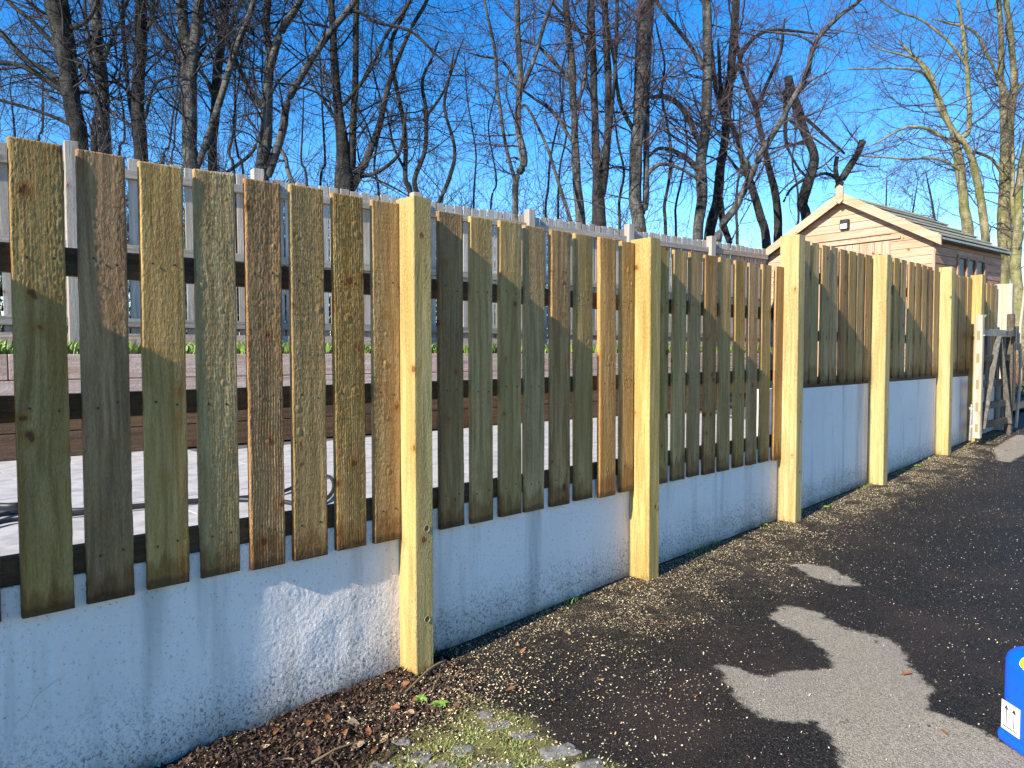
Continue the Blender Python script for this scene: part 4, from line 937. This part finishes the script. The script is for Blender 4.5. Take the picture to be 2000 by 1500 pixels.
# ------------------------------------------------------------------ gate and its post
gp = MB(); gp.box((.025, 12.13, -.08+H), (.25, .13, 2.06), bev=.012); gpo = gp.build('gatepost', gate_m); tag(gpo, 'tall bleached timber gatepost at the far end of the fence', 'post')
lp_ = [(.20, 12.22, -1.05), (.235, 12.23, -.3), (.215, 12.24, .25), (.245, 12.25, .72), (.26, 12.26, .93)]
pol = tube_obj('leaning_pole', catmull([(a, b, c+H) for a, b, c in lp_], 5), .020, gate_m, k=8); tag(pol, 'thin bleached pole leaning at the right side of the gatepost', 'pole')
GY0 = 10.45; gateold_m = wood('weathered_grey_gate_wood', (.20, .19, .17), (.08, .075, .065), knots=.2, rough_bump=.5, var=.15, sawn=False)
gate = empty('field_gate', (.175, GY0, -1.07), -.03); tag(gate, 'old five bar field gate folded back against the fence by its pale slotted stile', 'gate')
mb = MB(); mb.box((0, 0, .77), (.085, .075, 1.52), bev=.008); st = mb.build('stile', gate_m, gate)
rz = [.10, .36, .66, .98, 1.30]
slot_m = plain('tenon_end', (.23, .19, .10), .9)
for zz in (.14, .40, .68, 1.0, 1.28):
    mb = MB(); mb.box((0, -.0385, zz), (.032, .004, .115 if zz > .3 else .10)); mb.build('tenon', slot_m, st)
for yy_ in (.42, .85, 1.12):
    mb = MB(); mb.box((-.024, yy_, .74), (.02, .11, 1.22), bev=.004); mb.build('upright', gateold_m, gate)
for zz in (.16, .40, .68, 1.0, 1.32):
    mb = MB(); mb.box((0, .65, zz), (.03, 1.22, .09), bev=.004); mb.build('bar', gatedark_m if zz < 1.2 else palerail_m, gate)
mb = MB(); mb.box((0, 1.30, .78), (.08, .08, 1.62), bev=.01); mb.build('hinge_stile', gatedark_m, gate)
for a, b in (((.028, .1, .12), (.028, .66, 1.28)), ((.028, 1.24, .12), (.028, .69, 1.28))):
    d = Vector(b)-Vector(a); mb = MB(); mb.box((Vector(a)+Vector(b))/2, (.02, .065, d.length), d.to_track_quat('Z', 'X').to_matrix()); mb.build('brace', gateold_m, gate)
mb = MB(); mb.cyl((-.035, .05, 1.40), (.06, .02, 1.53), .010); mb.cyl((-.02, .03, 1.35), (-.02, -.03, 1.42), .008); mb.cyl((-.06, 0, 1.28), (.06, 0, 1.28), .008); mb.build('latch', steel_m, gate)
mb = MB(); mb.cyl((-.075, -.01, -.02), (-.062, -.01, .43), .013); mb.box((-.062, -.005, .38), (.05, .03, .03)); mb.box((-.058, -.005, .16), (.04, .03, .03)); mb.build('drop_bolt', steel_m, gate)
mb = MB(); mb.box((.045, 1.24, 1.32), (.02, .36, .07)); mb.cyl((.055, 1.34, 1.10), (.055, 1.34, 1.42), .03); mb.cyl((.06, 1.30, .30), (.055, 1.28, 1.2), .014); mb.build('hinge', iron_m, gate)

# ------------------------------------------------------------------ blue jerrycan
blue_m = plain('blue_hdpe', (.002, .10, .75), .38); blue_m.node_tree.nodes['Principled BSDF'].inputs['Subsurface Weight'].default_value = .0
jp = at_z(1943, 1447, gz(2.9)); cx_, cy_ = jp.x, jp.y; th = R(-40)
bt = blue_m.node_tree; bb = bt.nodes['Principled BSDF']; btc = nd(bt, 'ShaderNodeTexCoord')
bn1 = nd(bt, 'ShaderNodeTexNoise', Scale=28., Detail=6., Roughness=.7); lk(bt, btc.outputs['Object'], bn1.inputs[0])
lk(bt, rmap(bt, bn1.outputs[0], .3, .75, .3, .6), bb.inputs['Roughness'])
lk(bt, mix(bt, rmap(bt, bn1.outputs[0], .62, .74, 0, .35), (.002, .10, .75), (.10, .20, .55)), bb.inputs['Base Color'])
bn2 = nd(bt, 'ShaderNodeTexNoise', Scale=9., Detail=3.); lk(bt, btc.outputs['Object'], bn2.inputs[0])
bbp = nd(bt, 'ShaderNodeBump', Strength=.6, Distance=.01); lk(bt, bn2.outputs[0], bbp.inputs['Height']); lk(bt, bbp.outputs[0], bb.inputs['Normal'])
jc = empty('jerrycan', (cx_, cy_, gz(3.0)), th); tag(jc, 'blue plastic jerrycan with white two arrow label standing on the wet tarmac', 'jerrycan')
def rbox(w, d, h, r, name, mat, parent, off):
    bm = bmesh.new(); bmesh.ops.create_cube(bm, size=1)
    for v in bm.verts: v.co = Vector((v.co.x*w, v.co.y*d, v.co.z*h))
    bmesh.ops.bevel(bm, geom=list(bm.edges), offset=r, segments=6, profile=.5, affect='EDGES')
    for v in bm.verts:
        v.co += Vector(off)
    me = bpy.data.meshes.new(name); bm.to_mesh(me); bm.free(); me.materials.append(mat); me.polygons.foreach_set('use_smooth', [True]*len(me.polygons))
    o = bpy.data.objects.new(name, me); COL.objects.link(o); o.parent = parent; return o
# local x along the labelled face (to the right), local y = away (left-hand normal), so the labelled face is at y=0 side
jb = rbox(.30, .25, .37, .062, 'body', blue_m, jc, (.15, .125, .185))
for v in jb.data.vertices:            # waist grooves and sloped shoulder
    z = v.co.z
    if z > .33: v.co.z -= .03*max(0, (v.co.x-.15)/.15)
jb.location = (0, 0, 0)
rbox(.306, .256, .06, .028, 'body_base_band', blue_m, jb, (.15, .125, .032))
mb = MB(); mb.cyl((.140, .05, .315), (.140, .006, .342), .024, seg=20); mb.cyl((.140, .010, .340), (.140, -.004, .349), .021, seg=20); mb.build('cap', plain('yellow_cap', (.85, .72, .02), .4), jc)
hd = [(.15, .125, .355), (.16, .125, .385), (.19, .125, .395), (.23, .125, .392), (.255, .125, .375), (.26, .125, .34)]
tube_obj('handle', catmull(hd, 5), .014, blue_m, jc, 10)
lab = MB(); lab.box((.076, -.0012, .118), (.088, .0016, .104)); lb = lab.build('label', plain('white_label', (.82, .82, .82), .5), jc)
ink = plain('dark_ink', (.03, .03, .05), .6)
def quad(pts, nm='arrow_print'):
    return mesh_obj(nm, [(a, -.0026, b) for a, b in pts], [tuple(range(len(pts)))], ink, lb)
for ax in (.057, .094):
    quad([(ax-.0022, .087), (ax+.0022, .087), (ax+.0022, .143), (ax-.0022, .143)]); quad([(ax-.0105, .143), (ax+.0105, .143), (ax, .160)])
quad([(.040, .077), (.111, .077), (.111, .081), (.040, .081)], 'line_print')

# ------------------------------------------------------------------ litter
def scatter_ok(n, x0, x1, y0, y1, f):
    X = rng.uniform(x0, x1, n); Y = rng.uniform(y0, y1, n); k = rng.uniform(0, 1, n) < f(X, Y); return X[k], Y[k]
GPX = [p[0] for p in GP]; GPZ = [p[1] for p in GP]
def gza(X, Y):
    return np.array([gzz(a, b) for a, b in zip(X, Y)])
def chips(name, X, Y, lmin, lmax, asp, mat, label, cat, lift=.002, tilt=.35):
    n = len(X); Z = gza(X, Y)+H+lift+rng.uniform(0, .003, n); a = rng.uniform(0, 2*math.pi, n)
    L = rng.uniform(lmin, lmax, n)*.5; W = L*rng.uniform(asp*.6, asp*1.6, n)
    u = np.stack([np.cos(a), np.sin(a), rng.normal(0, tilt, n)], 1); v = np.stack([-np.sin(a), np.cos(a), rng.normal(0, tilt, n)], 1)
    c = np.stack([X, Y, Z+L*.25], 1); up = np.array([0, 0, 1.]); th_ = (W*.45)[:, None]*up
    A = c-u*L[:, None]; B = c+v*W[:, None]*rng.uniform(.6, 1, (n, 1)); C = c+u*L[:, None]; D_ = c-v*W[:, None]*rng.uniform(.6, 1, (n, 1)); T = c+th_
    V = np.stack([A, B, C, D_, T], 1).reshape(-1, 3); b = np.arange(n)[:, None]*5
    F = np.concatenate([b+np.array(t) for t in ((0, 4, 1), (1, 4, 2), (2, 4, 3), (3, 4, 0))], 0)
    return tag(np_mesh(name, V, F, mat), label, cat, kind='stuff')
def chipmat(name, a, b):
    mt, t, bs = M(name); g = nd(t, 'ShaderNodeNewGeometry'); lk(t, mix(t, g.outputs['Random Per Island'], a, b), bs.inputs['Base Color']); bs.inputs['Roughness'].default_value = .8; return mt
chip_m = chipmat('fresh_wood_chip', (.92, .76, .46), (.38, .25, .11)); grit_m = chipmat('pale_grit', (.66, .58, .46), (.12, .10, .08)); litter_m = chipmat('leaf_litter', (.11, .055, .03), (.015, .009, .006))
cn = lambda X, Y, s, sd_: np.array([noise.noise(Vector((a*s, b*s, sd_))) for a, b in zip(X, Y)])
X, Y = scatter_ok(300000, .0, 1.9, 2.0, 12.2, lambda X, Y: .5*np.clip(dustf(X, Y), 0, 1)**1.3+.010)
k = 1.5*cn(X, Y, 4.3, 3)+.7*cn(X, Y, 13, 5)+.5*np.exp(-np.clip(X-.1, 0, 3)/.25) > .02+.12*rng.normal(0, 1, len(X)); X, Y = X[k], Y[k]
chips('wood_shavings', X, Y, .003, .0115, .42, chip_m, 'pale wood shavings strewn on the tarmac along the foot of the fence', 'shavings')
X, Y = scatter_ok(30000, -.02, 1.3, .2, 2.9, lambda X, Y: .95*np.exp(-((X-.36)**2/.05+(Y-1.95)**2/.12))+.10+.16*(poly_sd(X, Y, MOSSP) > -.02))
chips('soil_shavings', X, Y, .004, .014, .5, chip_m, 'pale shavings mixed into the soil beside the first square post', 'shavings', lift=.004)
X, Y = scatter_ok(24000, .1, 3.6, 1.6, 10, lambda X, Y: .5+0*X)
chips('grit', X, Y, .003, .009, .7, grit_m, 'pale grit and small stones spread over the wet tarmac', 'grit')
X, Y = scatter_ok(26000, -.02, .8, .1, 2.6, lambda X, Y: np.clip(poly_sd(X, Y, SOIL)*6+.4, 0, 1)*.8)
chips('leaf_litter', X, Y, .006, .024, .45, litter_m, 'dark brown leaf litter covering the soil at the foot of the wall', 'leaf litter', lift=.003, tilt=.6)
# moss and grass among the cobbles
moss_m = chipmat('short_grass', (.11, .17, .03), (.30, .30, .10))
X, Y = scatter_ok(30000, .35, 1.35, .5, 2.2, lambda X, Y: np.clip(poly_sd(X, Y, MOSSP)*5+.1, 0, 1)*np.clip(.5+1.6*cn(X, Y, 8, 2), 0, 1))
P = np.stack([X, Y, gza(X, Y)+H], 1); tag(blades('moss_grass', P, .012, .0035, moss_m, .9), 'short mossy grass growing between the cobbles', 'grass', kind='stuff')
# grass at the foot of the wall
X, Y = scatter_ok(1500, -.025, .03, 1.3, 10, lambda X, Y: np.clip(cn(X, Y*1.0, 2.1, 8)*1.6, 0, 1)); P = np.stack([X, Y, gza(X, Y)+H], 1)
tag(blades('wall_foot_grass', P, .030, .004, leafg_m, .8), 'thin grass blades at the foot of the white wall', 'grass', kind='stuff')

# larger fallen leaves, each on its own
leafb_m = plain('russet_leaf', (.26, .10, .035), .7, 0, 60, .5); leafp_m = plain('buff_leaf', (.42, .29, .15), .7, 0, 60, .4)
def leaf_mesh(name, L, seed, mat):
    r_ = random.Random(seed); bm = bmesh.new(); n = 6; rows = []
    for i in range(n+1):
        f = i/n; w_ = L*.27*math.sin(math.pi*min(1, f*.93+.05))**.8*(1+r_.uniform(-.12, .12)); x = (f-.5)*L; zc = L*.10*(math.sin(f*3.1+seed))+.002
        rows.append([bm.verts.new((x, -w_, zc+w_*.55)), bm.verts.new((x, 0, zc)), bm.verts.new((x, w_, zc+w_*.35))])
    for A, B in zip(rows, rows[1:]):
        bm.faces.new((A[0], B[0], B[1], A[1])); bm.faces.new((A[1], B[1], B[2], A[2]))
    me = bpy.data.meshes.new(name); bm.to_mesh(me); bm.free(); me.materials.append(mat); me.polygons.foreach_set('use_smooth', [True]*len(me.polygons)); return me
lm = [leaf_mesh('fallen_leaf', .055, 1, leafb_m), leaf_mesh('fallen_leaf', .045, 2, leafb_m), leaf_mesh('fallen_leaf', .05, 3, leafp_m), leaf_mesh('fallen_leaf', .06, 5, leafp_m)]
def leaf(px, py, i, sc=1., label='curled brown leaf lying in the dark soil below the wall', group='brown leaves on the soil'):
    p = at_z(px, py, gz(2.4)); p = at_z(px, py, gz(p.y))
    o = bpy.data.objects.new('fallen_leaf', lm[i]); COL.objects.link(o); o.location = (p.x, p.y, gzz(p.x, p.y)+H+.004); o.scale = (sc,)*3
    o.rotation_euler = (random.uniform(-.3, .3), random.uniform(-.3, .3), random.uniform(0, 6.28)); tag(o, label, 'leaf', group)
for px, py, i in [(673, 1447, 0), (515, 1467, 2), (620, 1480, 1), (585, 1440, 2), (700, 1468, 3), (735, 1478, 0), (640, 1420, 1), (735, 1415, 2), (770, 1395, 0), (800, 1405, 3), (760, 1350, 1), (705, 1375, 0), (830, 1400, 0), (850, 1395, 3), (875, 1400, 1), (560, 1495, 3), (480, 1490, 1), (665, 1390, 2), (810, 1380, 1), (900, 1378, 2), (720, 1440, 1), (790, 1345, 0), (690, 1425, 3), (750, 1455, 2), (605, 1425, 0), (540, 1435, 1)]:
    leaf(px, py, i)
for px, py, i, lb_ in [(998, 1350, 0, 'bright russet leaf on the tarmac right of the green weeds'), (1083, 1370, 0, 'russet leaf on the wet tarmac above the largest cobble'), (1357, 1360, 1, 'brown leaf just left of the tip of the pale dry patch'),
        (1110, 1238, 2, 'buff leaf among the thickest shavings between the first two posts'), (1010, 1262, 2, 'buff leaf in the shavings just right of the first post'), (1020, 1274, 1, 'small brown leaf touching a buff leaf right of the first post'),
        (1290, 1220, 1, 'small brown leaf on the tarmac below the second square post'), (1172, 1330, 2, 'small buff leaf alone on the open wet tarmac'), (1845, 1432, 1, 'leaf at the right edge of the pale dry patch near the jerrycan'), (1770, 1316, 0, 'brown leaf on the upper right rim of the pale dry patch')]:
    leaf(px, py, i, .8, lb_, 'russet leaves on the tarmac')
# sticks
def stick(p, q, r_, label, name='stick'):
    a, b = [at_z(*v, gz(2.2)+.012) for v in (p, q)]
    pts = [(a+(b-a)*f+Vector((0, 0, H+.012*math.sin(f*3)))) for f in (0, .25, .5, .75, 1)]
    pts = [tuple(v+Vector((random.uniform(-.004, .004), random.uniform(-.004, .004), 0))) for v in pts]
    o = tube_obj(name, catmull(pts, 4), [r_*(1-.5*i/16) for i in range(17)], plain('stick_bark', (.24, .15, .07), .8), k=6); tag(o, label, 'stick')
stick((868, 1290), (792, 1352), .008, 'brown stick leaning from the foot of the first square post across the soil')
stick((1150, 1180), (1080, 1205), .006, 'thin stick lying among the shavings near the second square post')
stick((1270, 1210), (1312, 1230), .004, 'small reddish stick on the tarmac in front of the second square post')
stick((610, 1490), (700, 1450), .005, 'long dry stalk lying on the dark soil at the bottom of the picture')
stick((862, 1320), (845, 1350), .005, 'short dark stick lying beside the big brown one')
# small broad leaved weeds
def weed(px, py, n_, sz, label, wy=2.1):
    p = at_z(px, py, gz(wy)+.02); root = empty('weed', (p.x, p.y, gzz(p.x, p.y))); tag(root, label, 'weed', 'green weeds by the fence')
    r_ = random.Random(px)
    for i in range(n_):
        a = i*2.4; L = sz*r_.uniform(.7, 1.1); rows = []; bm = bmesh.new()
        for k_ in range(5):
            f = k_/4; w_ = L*.33*math.sin(math.pi*(.12+.86*f)); x = L*.12+L*f; z_ = .008+L*.5*f-L*.45*f*f
            rows.append([bm.verts.new((x*math.cos(a)-w_*s_*math.sin(a), x*math.sin(a)+w_*s_*math.cos(a), z_+abs(s_)*w_*.3)) for s_ in (-1, 0, 1)])
        for A, B in zip(rows, rows[1:]):
            bm.faces.new((A[0], B[0], B[1], A[1])); bm.faces.new((A[1], B[1], B[2], A[2]))
        me = bpy.data.meshes.new('leaf'); bm.to_mesh(me); bm.free(); me.materials.append(leafg_m); o = bpy.data.objects.new('leaf', me); COL.objects.link(o); o.parent = root
weed(822, 1362, 7, .035, 'small green weed left of the stick by the first post')
weed(858, 1372, 8, .04, 'larger green weed right beside the stick by the first post')
weed(1487, 1022, 6, .05, 'green weed at the wall foot just left of the third square post', 5.3)
weed(1612, 988, 6, .045, 'low green weed at the wall foot right of the third square post', 6.3)
weed(1790, 905, 6, .06, 'bright green weed at the wall foot just left of the fifth square post', 9)
